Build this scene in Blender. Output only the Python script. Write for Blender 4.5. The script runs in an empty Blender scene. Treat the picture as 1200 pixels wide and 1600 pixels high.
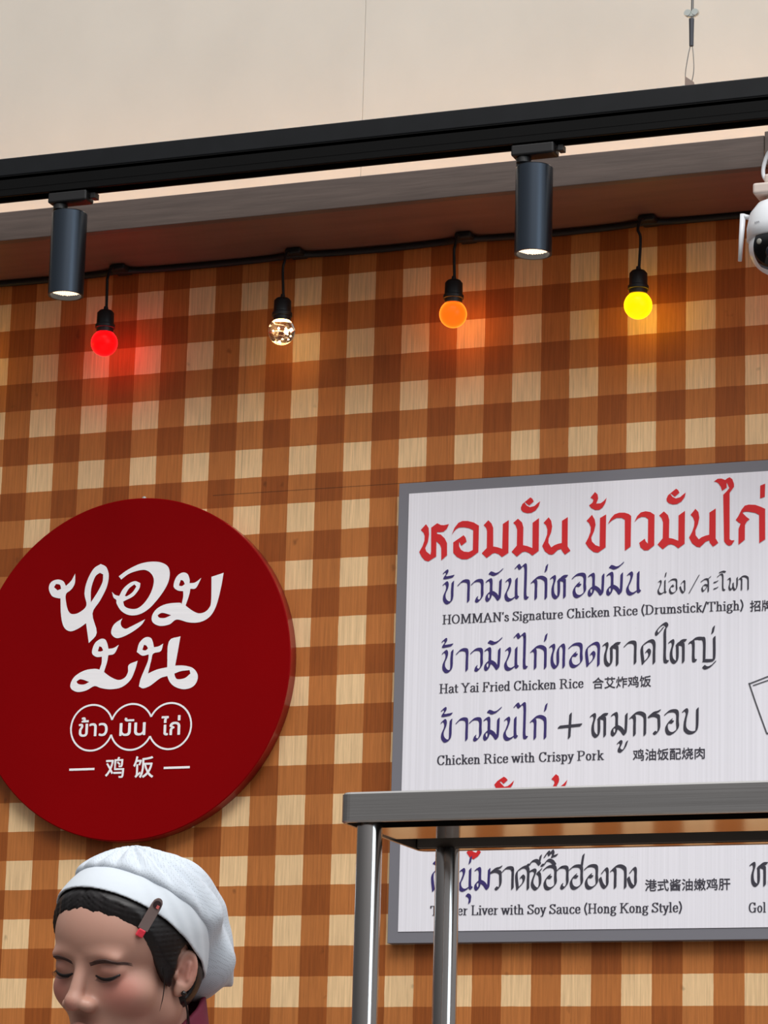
import bpy, bmesh, math, random
import numpy as np
from mathutils import Vector, Matrix
from mathutils.geometry import tessellate_polygon

random.seed(7)
S = bpy.context.scene
COL = S.collection
Z0 = 3.111                      # height of the top reference line of the plaid above the floor

# ------------------------------------------------------------------ camera
RC = np.array([[0.9338878188752772, 0.356580272782719, 0.02653395595366169],
               [-0.05738261534392677, 0.2227034712623793, -0.9731959717055789],
               [-0.3529316891590214, 0.9073332755662875, 0.22844156766550086]])
CC = np.array([2.586844820476109, -4.911143152158069, -1.6613697477596618 + Z0])
FPX = 5031.339
cam_data = bpy.data.cameras.new('camera')
cam_data.sensor_fit = 'VERTICAL'
cam_data.sensor_height = 24.0
cam_data.sensor_width = 18.0
cam_data.lens = FPX * 24.0 / 1600.0
cam_data.clip_end = 100
cam = bpy.data.objects.new('camera', cam_data)
COL.objects.link(cam)
m = Matrix.Identity(4)
for i in range(3):
    m[i][0], m[i][1], m[i][2], m[i][3] = RC[0][i], -RC[1][i], -RC[2][i], CC[i]
cam.matrix_world = m
S.camera = cam

# ------------------------------------------------------------------ light and exposure
S.view_settings.view_transform = 'Standard'
S.view_settings.look = 'None'
S.view_settings.exposure = 0.0
S.view_settings.gamma = 1.0

world = bpy.data.worlds.new('mall_daylight')
S.world = world
world.use_nodes = True
wn = world.node_tree
wn.nodes.clear()
w_out = wn.nodes.new('ShaderNodeOutputWorld')
w_bg = wn.nodes.new('ShaderNodeBackground')
w_tc = wn.nodes.new('ShaderNodeTexCoord')
w_sep = wn.nodes.new('ShaderNodeSeparateXYZ')
w_map = wn.nodes.new('ShaderNodeMapRange')
w_ramp = wn.nodes.new('ShaderNodeValToRGB')
wn.links.new(w_tc.outputs['Generated'], w_sep.inputs[0])
wn.links.new(w_sep.outputs['Z'], w_map.inputs['Value'])
w_map.inputs['From Min'].default_value = -1
w_map.inputs['From Max'].default_value = 1
wn.links.new(w_map.outputs[0], w_ramp.inputs[0])
w_ramp.color_ramp.elements[0].position = 0.0
w_ramp.color_ramp.elements[0].color = (0.10, 0.075, 0.06, 1)
w_ramp.color_ramp.elements[1].position = 1.0
w_ramp.color_ramp.elements[1].color = (1.5, 1.5, 1.5, 1)
for pos, c in ((0.45, (0.11, 0.09, 0.08, 1)), (0.56, (0.24, 0.23, 0.23, 1)), (0.75, (0.95, 0.96, 0.98, 1))):
    e_ = w_ramp.color_ramp.elements.new(pos)
    e_.color = c
w_bg.inputs['Strength'].default_value = 0.90
w_mx = wn.nodes.new('ShaderNodeMapRange')          # the hall is darker to the left, open to the right
w_mx.inputs['From Min'].default_value = -1
w_mx.inputs['From Max'].default_value = 1
w_mx.inputs['To Min'].default_value = 0.45
w_mx.inputs['To Max'].default_value = 1.45
wn.links.new(w_sep.outputs['X'], w_mx.inputs['Value'])
w_vm = wn.nodes.new('ShaderNodeVectorMath')
w_vm.operation = 'SCALE'
wn.links.new(w_ramp.outputs[0], w_vm.inputs[0])
wn.links.new(w_mx.outputs[0], w_vm.inputs['Scale'])
wn.links.new(w_vm.outputs[0], w_bg.inputs['Color'])
wn.links.new(w_bg.outputs[0], w_out.inputs['Surface'])


def area_light(name, loc, target, size, size_y, power, color):
    d = bpy.data.lights.new(name, 'AREA')
    d.shape = 'RECTANGLE'
    d.size, d.size_y = size, size_y
    d.energy = power
    d.color = color
    o = bpy.data.objects.new(name, d)
    COL.objects.link(o)
    o.location = loc
    o.rotation_euler = (Vector(target) - Vector(loc)).to_track_quat('-Z', 'Y').to_euler()
    return o


area_light('daylight_window', (6.2, -4.2, 3.4), (0.8, -0.8, 2.2), 2.4, 3.2, 62, (0.80, 0.92, 1.0))
area_light('hall_skylight', (2.6, -4.4, 8.0), (0.8, 0, 2.4), 4.0, 3.0, 360, (1.0, 0.98, 0.96))

# ------------------------------------------------------------------ helpers


def ray(x, y):
    return np.array([(x - 600) / FPX, (y - 800) / FPX, 1.0]) @ RC


def at(x, y, Y):
    """photo pixel -> point on the vertical plane at depth Y"""
    v = ray(x, y)
    return CC + v * (Y - CC[1]) / v[1]


def srgb(r, g, b):
    f = lambda c: c / 12.92 if c <= 0.04045 else ((c + 0.055) / 1.055) ** 2.4
    return (f(r / 255), f(g / 255), f(b / 255), 1.0)


def mat(name, color, rough=0.5, metal=0.0, emit=None, strength=0.0, noise=0.0, nscale=(8, 8, 8), bump=0.0,
        bscale=(200, 200, 200), spec=0.5, sss=0.0, aniso=0.0):
    M = bpy.data.materials.new(name)
    M.use_nodes = True
    nt = M.node_tree
    b = nt.nodes['Principled BSDF']
    b.inputs['Base Color'].default_value = color
    b.inputs['Roughness'].default_value = rough
    b.inputs['Metallic'].default_value = metal
    b.inputs['Specular IOR Level'].default_value = spec
    if aniso:
        b.inputs['Anisotropic'].default_value = aniso
    if sss:
        b.inputs['Subsurface Weight'].default_value = sss
        b.inputs['Subsurface Radius'].default_value = (0.012, 0.005, 0.003)
        b.inputs['Subsurface Scale'].default_value = 0.6
    if emit:
        b.inputs['Emission Color'].default_value = emit
        b.inputs['Emission Strength'].default_value = strength
    tc = nt.nodes.new('ShaderNodeTexCoord')

    def nz(scale, detail=4):
        mp = nt.nodes.new('ShaderNodeMapping')
        mp.inputs['Scale'].default_value = scale
        nt.links.new(tc.outputs['Object'], mp.inputs[0])
        n = nt.nodes.new('ShaderNodeTexNoise')
        n.inputs['Scale'].default_value = 1.0
        n.inputs['Detail'].default_value = detail
        nt.links.new(mp.outputs[0], n.inputs['Vector'])
        return n
    if noise:
        n = nz(nscale)
        r = nt.nodes.new('ShaderNodeMapRange')
        r.inputs['From Min'].default_value = 0.3
        r.inputs['From Max'].default_value = 0.7
        r.inputs['To Min'].default_value = 1 - noise
        r.inputs['To Max'].default_value = 1 + noise
        nt.links.new(n.outputs['Fac'], r.inputs[0])
        mx = nt.nodes.new('ShaderNodeVectorMath')
        mx.operation = 'SCALE'
        mx.inputs[0].default_value = color[:3]
        nt.links.new(r.outputs[0], mx.inputs['Scale'])
        nt.links.new(mx.outputs[0], b.inputs['Base Color'])
    if bump:
        n = nz(bscale)
        bp = nt.nodes.new('ShaderNodeBump')
        bp.inputs['Strength'].default_value = bump
        bp.inputs['Distance'].default_value = 0.002
        nt.links.new(n.outputs['Fac'], bp.inputs['Height'])
        nt.links.new(bp.outputs[0], b.inputs['Normal'])
    return M


def obj(name, bm, material, parent=None, smooth=False, loc=None):
    me = bpy.data.meshes.new(name)
    bm.to_mesh(me)
    bm.free()
    if smooth:
        for p in me.polygons:
            p.use_smooth = True
    me.materials.append(material)
    o = bpy.data.objects.new(name, me)
    COL.objects.link(o)
    if parent:
        o.parent = parent
    if loc is not None:
        o.location = loc
    return o


def tag(o, label=None, cat=None, group=None, kind=None):
    if label:
        o['label'] = label
    if cat:
        o['category'] = cat
    if group:
        o['group'] = group
    if kind:
        o['kind'] = kind
    return o


def thing(name, label, cat, loc=(0, 0, 0), group=None):
    o = bpy.data.objects.new(name, None)
    o.empty_display_size = 0.05
    COL.objects.link(o)
    o.location = loc
    return tag(o, label, cat, group)


def box(bm, x0, x1, y0, y1, z0, z1, bev=0.0):
    r = bmesh.ops.create_cube(bm, size=1.0)
    for v in r['verts']:
        v.co = Vector((x0 + (v.co.x + .5) * (x1 - x0), y0 + (v.co.y + .5) * (y1 - y0), z0 + (v.co.z + .5) * (z1 - z0)))
    if bev:
        es = list({e for v in r['verts'] for e in v.link_edges})
        bmesh.ops.bevel(bm, geom=es, offset=bev, segments=3, profile=0.5, affect='EDGES')


def lathe(bm, prof, seg=40, c=(0, 0, 0), rot=None):
    """prof: list of (radius, z); caps where radius is 0"""
    rings = []
    c = Vector(c)
    for r, z in prof:
        if r <= 1e-6:
            p = Vector((0, 0, z))
            rings.append([bm.verts.new((rot @ p if rot else p) + c)])
        else:
            ring = []
            for k in range(seg):
                a = 2 * math.pi * k / seg
                p = Vector((r * math.cos(a), r * math.sin(a), z))
                ring.append(bm.verts.new((rot @ p if rot else p) + c))
            rings.append(ring)
    for a, b in zip(rings[:-1], rings[1:]):
        if len(a) == 1 and len(b) == 1:
            continue
        for k in range(seg):
            k2 = (k + 1) % seg
            if len(a) == 1:
                bm.faces.new((a[0], b[k2], b[k]))
            elif len(b) == 1:
                bm.faces.new((a[k], a[k2], b[0]))
            else:
                bm.faces.new((a[k], a[k2], b[k2], b[k]))
    bmesh.ops.recalc_face_normals(bm, faces=bm.faces)


def tube(bm, pts, r, seg=10):
    pts = [Vector(p) for p in pts]
    rr = r if isinstance(r, (list, tuple)) else [r] * len(pts)
    rings = []
    up = None
    for i, p in enumerate(pts):
        t = (pts[min(i + 1, len(pts) - 1)] - pts[max(i - 1, 0)]).normalized()
        if up is None:
            up = t.orthogonal().normalized()
        n = (up - t * up.dot(t)).normalized()
        up = n
        b = t.cross(n)
        rings.append([bm.verts.new(p + (n * math.cos(2 * math.pi * k / seg) + b * math.sin(2 * math.pi * k / seg)) * rr[i]) for k in range(seg)])
    for a, b in zip(rings[:-1], rings[1:]):
        for k in range(seg):
            bm.faces.new((a[k], a[(k + 1) % seg], b[(k + 1) % seg], b[k]))
    bm.faces.new(rings[0][::-1])
    bm.faces.new(rings[-1])
    bmesh.ops.recalc_face_normals(bm, faces=bm.faces)


def catmull(p, n=6, closed=False):
    P = [np.array(q, float) for q in p]
    if len(P) < 3:
        return P
    out = []
    N = len(P)
    rng = range(N) if closed else range(N - 1)
    for i in rng:
        if closed:
            a, b, c, d = P[(i - 1) % N], P[i], P[(i + 1) % N], P[(i + 2) % N]
        else:
            b, c = P[i], P[i + 1]
            a = P[i - 1] if i > 0 else 2 * b - c
            d = P[i + 2] if i + 2 < N else 2 * c - b
        for k in range(n):
            t = k / n
            out.append(0.5 * (2 * b + (c - a) * t + (2 * a - 5 * b + 4 * c - d) * t * t + (3 * b - a - 3 * c + d) * t ** 3))
    if not closed:
        out.append(P[-1])
    return out


def copy_tree(o, parent=None):
    c = o.copy()
    COL.objects.link(c)
    if parent is not None:
        c.parent = parent
    for ch in [q for q in COL.objects if q.parent == o]:
        copy_tree(ch, c)
    return c


# ------------------------------------------------------------------ materials
M_WHITE = mat('white_print', srgb(252, 250, 252), 0.6)
M_STEEL = mat('brushed_stainless', (0.50, 0.49, 0.48, 1), 0.30, 1.0, noise=0.10, nscale=(3, 3, 60), bump=0.05, bscale=(4, 40, 400))
M_STEEL_TUBE = mat('polished_stainless', (0.62, 0.61, 0.60, 1), 0.14, 1.0)
M_STEEL_UNDER = mat('shelf_underside_steel', (0.68, 0.66, 0.64, 1), 0.10, 1.0, noise=0.06, nscale=(30, 4, 4))
M_TRACK = mat('black_track_paint', srgb(17, 19, 22), 0.5, noise=0.15, nscale=(30, 30, 30), spec=0.25)
M_TRACK_IN = mat('track_groove_black', srgb(7, 7, 7), 0.6, spec=0.12)
M_SPOT = mat('anthracite_lamp_metal', srgb(66, 74, 84), 0.30, 0.95)
M_BLACK = mat('black_plastic', srgb(18, 17, 18), 0.5)
M_CABLE = mat('black_cable', srgb(9, 8, 8), 0.6)
M_SIGNRED = mat('matte_red_sign', srgb(134, 0, 4), 0.5, noise=0.04, nscale=(6, 6, 6), spec=0.06)
M_SIGNRIM = mat('red_sign_rim', srgb(160, 18, 26), 0.35)
M_PRINTRED = mat('red_ink', srgb(216, 28, 34), 0.6)
M_GREY = mat('grey_border', srgb(122, 121, 128), 0.6)
M_INK = mat('dark_grey_ink', srgb(58, 56, 68), 0.6)
M_PURPLE = mat('violet_ink', srgb(55, 42, 110), 0.6)
M_INKLINE = mat('charcoal_line_ink', srgb(84, 84, 90), 0.6)
M_CAMWHITE = mat('camera_white_plastic', srgb(225, 228, 232), 0.35)
M_CAMBLACK = mat('camera_black_window', srgb(10, 10, 12), 0.08)
M_WIRE = mat('suspension_wire_steel', srgb(120, 118, 116), 0.35, 0.9)
M_ZINC = mat('zinc_clamp', srgb(200, 205, 200), 0.3, 0.8)


def plaid_material():
    M = bpy.data.materials.new('plaid_wood_print')
    M.use_nodes = True
    nt = M.node_tree
    N, Lk = nt.nodes.new, nt.links.new
    b = nt.nodes['Principled BSDF']
    b.inputs['Roughness'].default_value = 0.55
    b.inputs['Specular IOR Level'].default_value = 0.3
    tc = N('ShaderNodeTexCoord')
    sep = N('ShaderNodeSeparateXYZ')
    Lk(tc.outputs['Object'], sep.inputs[0])

    def math_(op, a, b_=None):
        n = N('ShaderNodeMath')
        n.operation = op
        for i, v in enumerate((a, b_)):
            if v is None:
                continue
            if isinstance(v, (int, float)):
                n.inputs[i].default_value = v
            else:
                Lk(v, n.inputs[i])
        return n.outputs[0]

    def noise(scale, detail=3, rough=0.5):
        mp = N('ShaderNodeMapping')
        mp.inputs['Scale'].default_value = scale
        Lk(tc.outputs['Object'], mp.inputs[0])
        n = N('ShaderNodeTexNoise')
        n.inputs['Scale'].default_value = 1
        n.inputs['Detail'].default_value = detail
        n.inputs['Roughness'].default_value = rough
        Lk(mp.outputs[0], n.inputs['Vector'])
        return n.outputs['Fac']

    def mrange(v, a, b_, c, d):
        n = N('ShaderNodeMapRange')
        n.inputs['From Min'].default_value, n.inputs['From Max'].default_value = a, b_
        n.inputs['To Min'].default_value, n.inputs['To Max'].default_value = c, d
        Lk(v, n.inputs[0])
        return n.outputs[0]
    X, Z = sep.outputs['X'], sep.outputs['Z']
    wob = math_('MULTIPLY', math_('SUBTRACT', noise((40, 40, 40), 2), 0.5), 0.0016)

    def stripe(v, off):          # 1 on the dark bands
        f = math_('FRACT', math_('ADD', math_('DIVIDE', math_('ADD', v, wob), 0.1), off))
        d = math_('MULTIPLY', math_('SUBTRACT', math_('ABSOLUTE', math_('SUBTRACT', f, 0.5)), 0.25), -1.0)
        return f, d
    fx = math_('FRACT', math_('DIVIDE', math_('ADD', math_('ADD', X, wob), 10.0), 0.1))
    fz = math_('FRACT', math_('DIVIDE', math_('ADD', math_('SUBTRACT', Z0 + 10.0, Z), wob), 0.1))
    sx = math_('GREATER_THAN', fx, 0.5)
    sz = math_('GREATER_THAN', fz, 0.5)
    cnt = math_('MULTIPLY', math_('ADD', sx, sz), 0.5)
    ramp = N('ShaderNodeValToRGB')
    ramp.color_ramp.interpolation = 'CONSTANT'
    e = ramp.color_ramp.elements
    e[0].position, e[0].color = 0.0, (0.87, 0.59, 0.315, 1)
    e[1].position, e[1].color = 0.3, (0.50, 0.170, 0.041, 1)
    e2 = e.new(0.8)
    e2.color = (0.305, 0.078, 0.012, 1)
    Lk(cnt, ramp.inputs[0])
    grain = mrange(noise((260, 20, 9), 4, 0.65), 0.35, 0.72, 1.10, 0.76)
    fine = mrange(noise((900, 20, 22), 2, 0.6), 0.55, 0.75, 1.0, 0.80)
    blotch = mrange(noise((5, 5, 4), 3, 0.55), 0.3, 0.75, 1.07, 0.90)
    knots = mrange(noise((38, 38, 30), 2, 0.5), 0.70, 0.80, 1.0, 0.55)
    # panel joints
    zj = at(600, 757, 0)[2]
    hj = math_('MULTIPLY', math_('LESS_THAN', math_('ABSOLUTE', math_('SUBTRACT', Z, zj)), 0.0007), math_('GREATER_THAN', X, 0.36))
    xj = at(381, 640, 0)[0]
    vj = math_('MULTIPLY', math_('LESS_THAN', math_('ABSOLUTE', math_('SUBTRACT', X, xj)), 0.0006), math_('GREATER_THAN', Z, zj))
    joint = math_('SUBTRACT', 1.0, math_('ADD', math_('MULTIPLY', hj, 0.55), math_('MULTIPLY', vj, 0.4)))
    k = math_('MULTIPLY', math_('MULTIPLY', math_('MULTIPLY', grain, fine), math_('MULTIPLY', blotch, knots)), joint)
    vm = N('ShaderNodeVectorMath')
    vm.operation = 'SCALE'
    Lk(ramp.outputs[0], vm.inputs[0])
    Lk(k, vm.inputs['Scale'])
    Lk(vm.outputs[0], b.inputs['Base Color'])
    bp = N('ShaderNodeBump')
    bp.inputs['Strength'].default_value = 0.15
    bp.inputs['Distance'].default_value = 0.001
    Lk(noise((500, 20, 14), 3), bp.inputs['Height'])
    Lk(bp.outputs[0], b.inputs['Normal'])
    return M


M_PLAID = plaid_material()
M_CREAM = mat('cream_painted_board', srgb(208, 200, 188), 0.6, noise=0.035, nscale=(7, 7, 5), bump=0.06, bscale=(60, 60, 60))
M_FASCIA = mat('grey_brown_wood_laminate', srgb(94, 81, 75), 0.5, noise=0.16, nscale=(9, 60, 130), bump=0.1, bscale=(20, 100, 300))
M_SOFFIT = mat('dark_brown_soffit', srgb(120, 86, 74), 0.55, noise=0.10, nscale=(6, 40, 40))
M_FLOOR = mat('grey_tile_floor', srgb(128, 124, 120), 0.45, noise=0.08)

# ------------------------------------------------------------------ setting
ZS = 0.0425 + Z0          # soffit height
ZF = 0.0930 + Z0          # top edge of fascia
YF = -0.222               # fascia front
XL, XR = -1.4, 2.6
bm = bmesh.new(); box(bm, XL, XR, 0, 0.06, 0.0, ZS + 0.3); tag(obj('wall_back', bm, M_PLAID), kind='structure')
bm = bmesh.new(); box(bm, XL, XR, -4.2, 0.06, -0.06, 0.0); tag(obj('floor', bm, M_FLOOR), kind='structure')
bm = bmesh.new(); box(bm, XL, XR, YF + 0.018, 0.0, ZS, ZS + 0.018); tag(obj('trim_1', bm, M_SOFFIT), kind='structure')     # soffit board
bm = bmesh.new()
xjf = at(1195, 240, YF)[0]
box(bm, XL, xjf - 0.001, YF, YF + 0.018, ZS - 0.0015, ZF, 0.0012)
box(bm, xjf + 0.001, XR, YF - 0.006, YF + 0.018, ZS - 0.0015, ZF + 0.004, 0.0012)
tag(obj('trim_2', bm, M_FASCIA), kind='structure')                                                                          # fascia board
# upper cream boards stand just behind the fascia, two sheets with a joint
xj = at(569, 100, YF + 0.13)[0]
bm = bmesh.new(); box(bm, XL, xj - 0.0006, YF + 0.130, YF + 0.150, ZS + 0.018, ZS + 1.0, 0.0008)
box(bm, xj, XR, YF + 0.1295, YF + 0.1495, ZS + 0.018, ZS + 1.0, 0.0008)
tag(obj('wall_upper', bm, M_CREAM), kind='structure')

# warm strip lamp lying on the ledge behind the fascia
strip_t = thing('strip_lamp', 'warm light strip lying on the ledge behind the grey-brown fascia', 'lamp', (0.7, YF + 0.034, ZS + 0.018))
bm = bmesh.new(); box(bm, -2.05, 1.85, -0.006, 0.006, 0.0, 0.012)
obj('housing', bm, M_TRACK, strip_t)
bm = bmesh.new(); box(bm, -2.05, 1.85, -0.005, 0.005, 0.0125, 0.016)
obj('diffuser', bm, mat('warm_strip_glow', srgb(255, 214, 160), 0.5, emit=srgb(255, 184, 110), strength=14.0), strip_t)

# ------------------------------------------------------------------ lighting track
YT = -0.35
trk = thing('lighting_track', 'black metal lighting rail hanging across in front of the cream wall', 'lighting track', (0.75, YT, 0.0665 + Z0))
x0, x1 = -1.9, 1.6
bm = bmesh.new(); box(bm, x0, x1, -0.017, 0.017, 0.036, 0.0675, 0.002); obj('steel_tube', bm, M_TRACK, trk)
bm = bmesh.new()
box(bm, x0, x1, -0.017, -0.011, 0.0, 0.0355, 0.0012)
box(bm, x0, x1, 0.011, 0.017, 0.0, 0.0355, 0.0012)
box(bm, x0, x1, -0.017, 0.017, 0.029, 0.0358)
box(bm, x0, x1, -0.0175, -0.0168, 0.012, 0.016)
obj('rail', bm, M_TRACK_IN, trk)

# suspension wire with its loop and clamp
wx = at(1080, 138, YT)[0]
zt = 0.0665 + 0.0675 + Z0
sw = thing('suspension_wire', 'thin looped steel wire with round clamp holding up the black rail', 'wire', (wx, YT, zt))
bm = bmesh.new()
box(bm, -0.012, 0.018, -0.008, 0.008, 0.0, 0.003, 0.0008)
bmv = [(-0.010, 0.0), (0.007, 0.0), (0.004, 0.010), (-0.010, 0.021)]
f0 = [bm.verts.new((x, -0.001, z)) for x, z in bmv]
f1 = [bm.verts.new((x, 0.001, z)) for x, z in bmv]
bm.faces.new(f0); bm.faces.new(f1[::-1])
for k in range(4):
    bm.faces.new((f0[k], f1[k], f1[(k + 1) % 4], f0[(k + 1) % 4]))
bmesh.ops.recalc_face_normals(bm, faces=bm.faces)
obj('bracket', bm, mat('bracket_steel', srgb(150, 132, 122), 0.4, 0.6), sw)
bm = bmesh.new()
tube(bm, [tuple(p) for p in catmull([(-0.001, 0, 0.074), (-0.006, 0, 0.050), (-0.0095, 0, 0.022), (-0.004, 0, 0.008), (0.0005, 0, 0.010), (0.004, 0, 0.030), (0.003, 0, 0.055), (0.001, 0, 0.074)], 6)], 0.0007, 8)
obj('wire_loop', bm, M_WIRE, sw)
bm = bmesh.new(); lathe(bm, [(0, 0.070), (0.0034, 0.070), (0.0036, 0.09), (0.0042, 0.115), (0, 0.1155)], 16); obj('sleeve', bm, mat('dark_sleeve', srgb(70, 72, 78), 0.45, 0.5), sw)
bm = bmesh.new()
for sx in (-0.006, 0.006):
    lathe(bm, [(0, -0.004), (0.0052, -0.004), (0.0060, -0.002), (0.0060, 0.002), (0.0052, 0.004), (0, 0.004)], 20, (sx, 0, 0.125), Matrix.Rotation(math.pi / 2, 3, 'X'))
box(bm, -0.007, 0.007, -0.003, 0.003, 0.118, 0.124, 0.001)
obj('clamp', bm, M_ZINC, sw)
bm = bmesh.new(); tube(bm, [(0.001, 0, 0.115), (0.002, 0, 0.2), (0.002, 0, 0.75)], 0.0022, 8); obj('wire', bm, M_WIRE, sw)

# ------------------------------------------------------------------ track spotlights
M_LENS = mat('lit_spot_lens', srgb(255, 236, 214), 0.3, emit=srgb(255, 226, 196), strength=1.15)


def make_spot(x, z_top, label):
    t = thing('track_spotlight', label, 'spotlight', (x, YT, z_top), 'black spotlights on the rail')
    H = 0.143
    bm = bmesh.new()
    lathe(bm, [(0, 0), (0.0275, 0), (0.0295, -0.002), (0.0295, -H), (0.0262, -H), (0.0262, -H + 0.010), (0, -H + 0.010)], 48)
    obj('lamp_body', bm, M_SPOT, t)
    for p in t.children[-1].data.polygons:
        p.use_smooth = True
    t.children[-1].data.set_sharp_from_angle(angle=math.radians(35)) if hasattr(t.children[-1].data, 'set_sharp_from_angle') else None
    bm = bmesh.new()
    # honeycomb face: grid of small domes in the recess
    lathe(bm, [(0, -H + 0.0085), (0.0260, -H + 0.0085), (0.0260, -H + 0.0095), (0, -H + 0.0095)], 40)
    for i in range(-6, 7):
        for j in range(-6, 7):
            px, py = (i + 0.5 * (j % 2)) * 0.0042, j * 0.0037
            if px * px + py * py < 0.0245 ** 2:
                lathe(bm, [(0.0018, -H + 0.0086), (0.0013, -H + 0.0072), (0, -H + 0.0066)], 6, (px, py, 0))
    obj('lens', bm, M_LENS, t)
    xa = -0.032
    bm = bmesh.new()
    zt_ = 0.0665 + Z0 - z_top
    box(bm, -0.035, 0.036, -0.015, 0.015, zt_ - 0.019, zt_ - 0.0005, 0.003)
    obj('track_adapter', bm, M_BLACK, t)
    bm = bmesh.new(); box(bm, 0.0365, 0.040, -0.004, 0.004, zt_ - 0.012, zt_ - 0.007); box(bm, 0.040, 0.049, -0.008, 0.008, zt_ - 0.015, zt_ - 0.005, 0.001)
    obj('locking_lever', bm, M_BLACK, t)
    bm = bmesh.new()
    lathe(bm, [(0, zt_ - 0.0195), (0.012, zt_ - 0.0195), (0.012, zt_ - 0.028), (0.0085, zt_ - 0.030), (0.0085, 0.0), (0, 0.0)], 24, (-0.018, 0, 0))
    box(bm, -0.0285, -0.022, -0.006, 0.006, -0.010, zt_ - 0.028, 0.001)
    obj('swivel', bm, M_BLACK, t)
    d = bpy.data.lights.new('spot_beam', 'SPOT')
    d.energy = 3.2
    d.color = (1.0, 0.86, 0.70)
    d.spot_size = math.radians(62)
    d.spot_blend = 0.8
    d.shadow_soft_size = 0.02
    lo = bpy.data.objects.new('spot_beam', d)
    COL.objects.link(lo)
    lo.parent = t
    lo.location = (0, 0, -H - 0.004)
    return t


make_spot(at(834, 330, YT)[0], 0.030 + Z0, 'right black cylinder spotlight on the rail, between orange and yellow bulbs')
make_spot(at(106, 395, YT)[0], 0.031 + Z0, 'left black cylinder spotlight on the rail, beside the red bulb')

# ------------------------------------------------------------------ string of coloured bulbs
YB = -0.07
cab = bmesh.new()
pts = []
xs_b = [at(163, 536, YB)[0], at(440, 518, YB)[0], at(708, 491, YB)[0], at(997, 477, YB)[0]]
zs_b = [at(163, 536, YB)[2], at(440, 518, YB)[2], at(708, 491, YB)[2], at(997, 477, YB)[2]]
xs_all = [xs_b[0] - 0.325] + xs_b + [xs_b[-1] + 0.325]
zs_all = [zs_b[0]] + zs_b + [zs_b[-1]]
rr = random.Random(3)
path = [(-1.2, -0.012, ZS - 0.006)]
for i, x in enumerate(xs_all):
    path += [(x - 0.16, -0.011, ZS - 0.0055 - rr.uniform(0, 0.003)), (x - 0.05, -0.014, ZS - 0.0065), (x, -0.028, ZS - 0.009), (x + 0.05, -0.014, ZS - 0.0065)]
path += [(1.9, -0.012, ZS - 0.006)]
tube(cab, [tuple(p) for p in catmull(path, 6)], 0.0055, 8)
tag(obj('light_cable', cab, M_CABLE, smooth=True), 'black festoon cable run along the corner under the soffit', 'cable')

R_B = 0.0232
M_SOCKET = mat('black_rubber_socket', srgb(24, 23, 25), 0.48)


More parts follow.
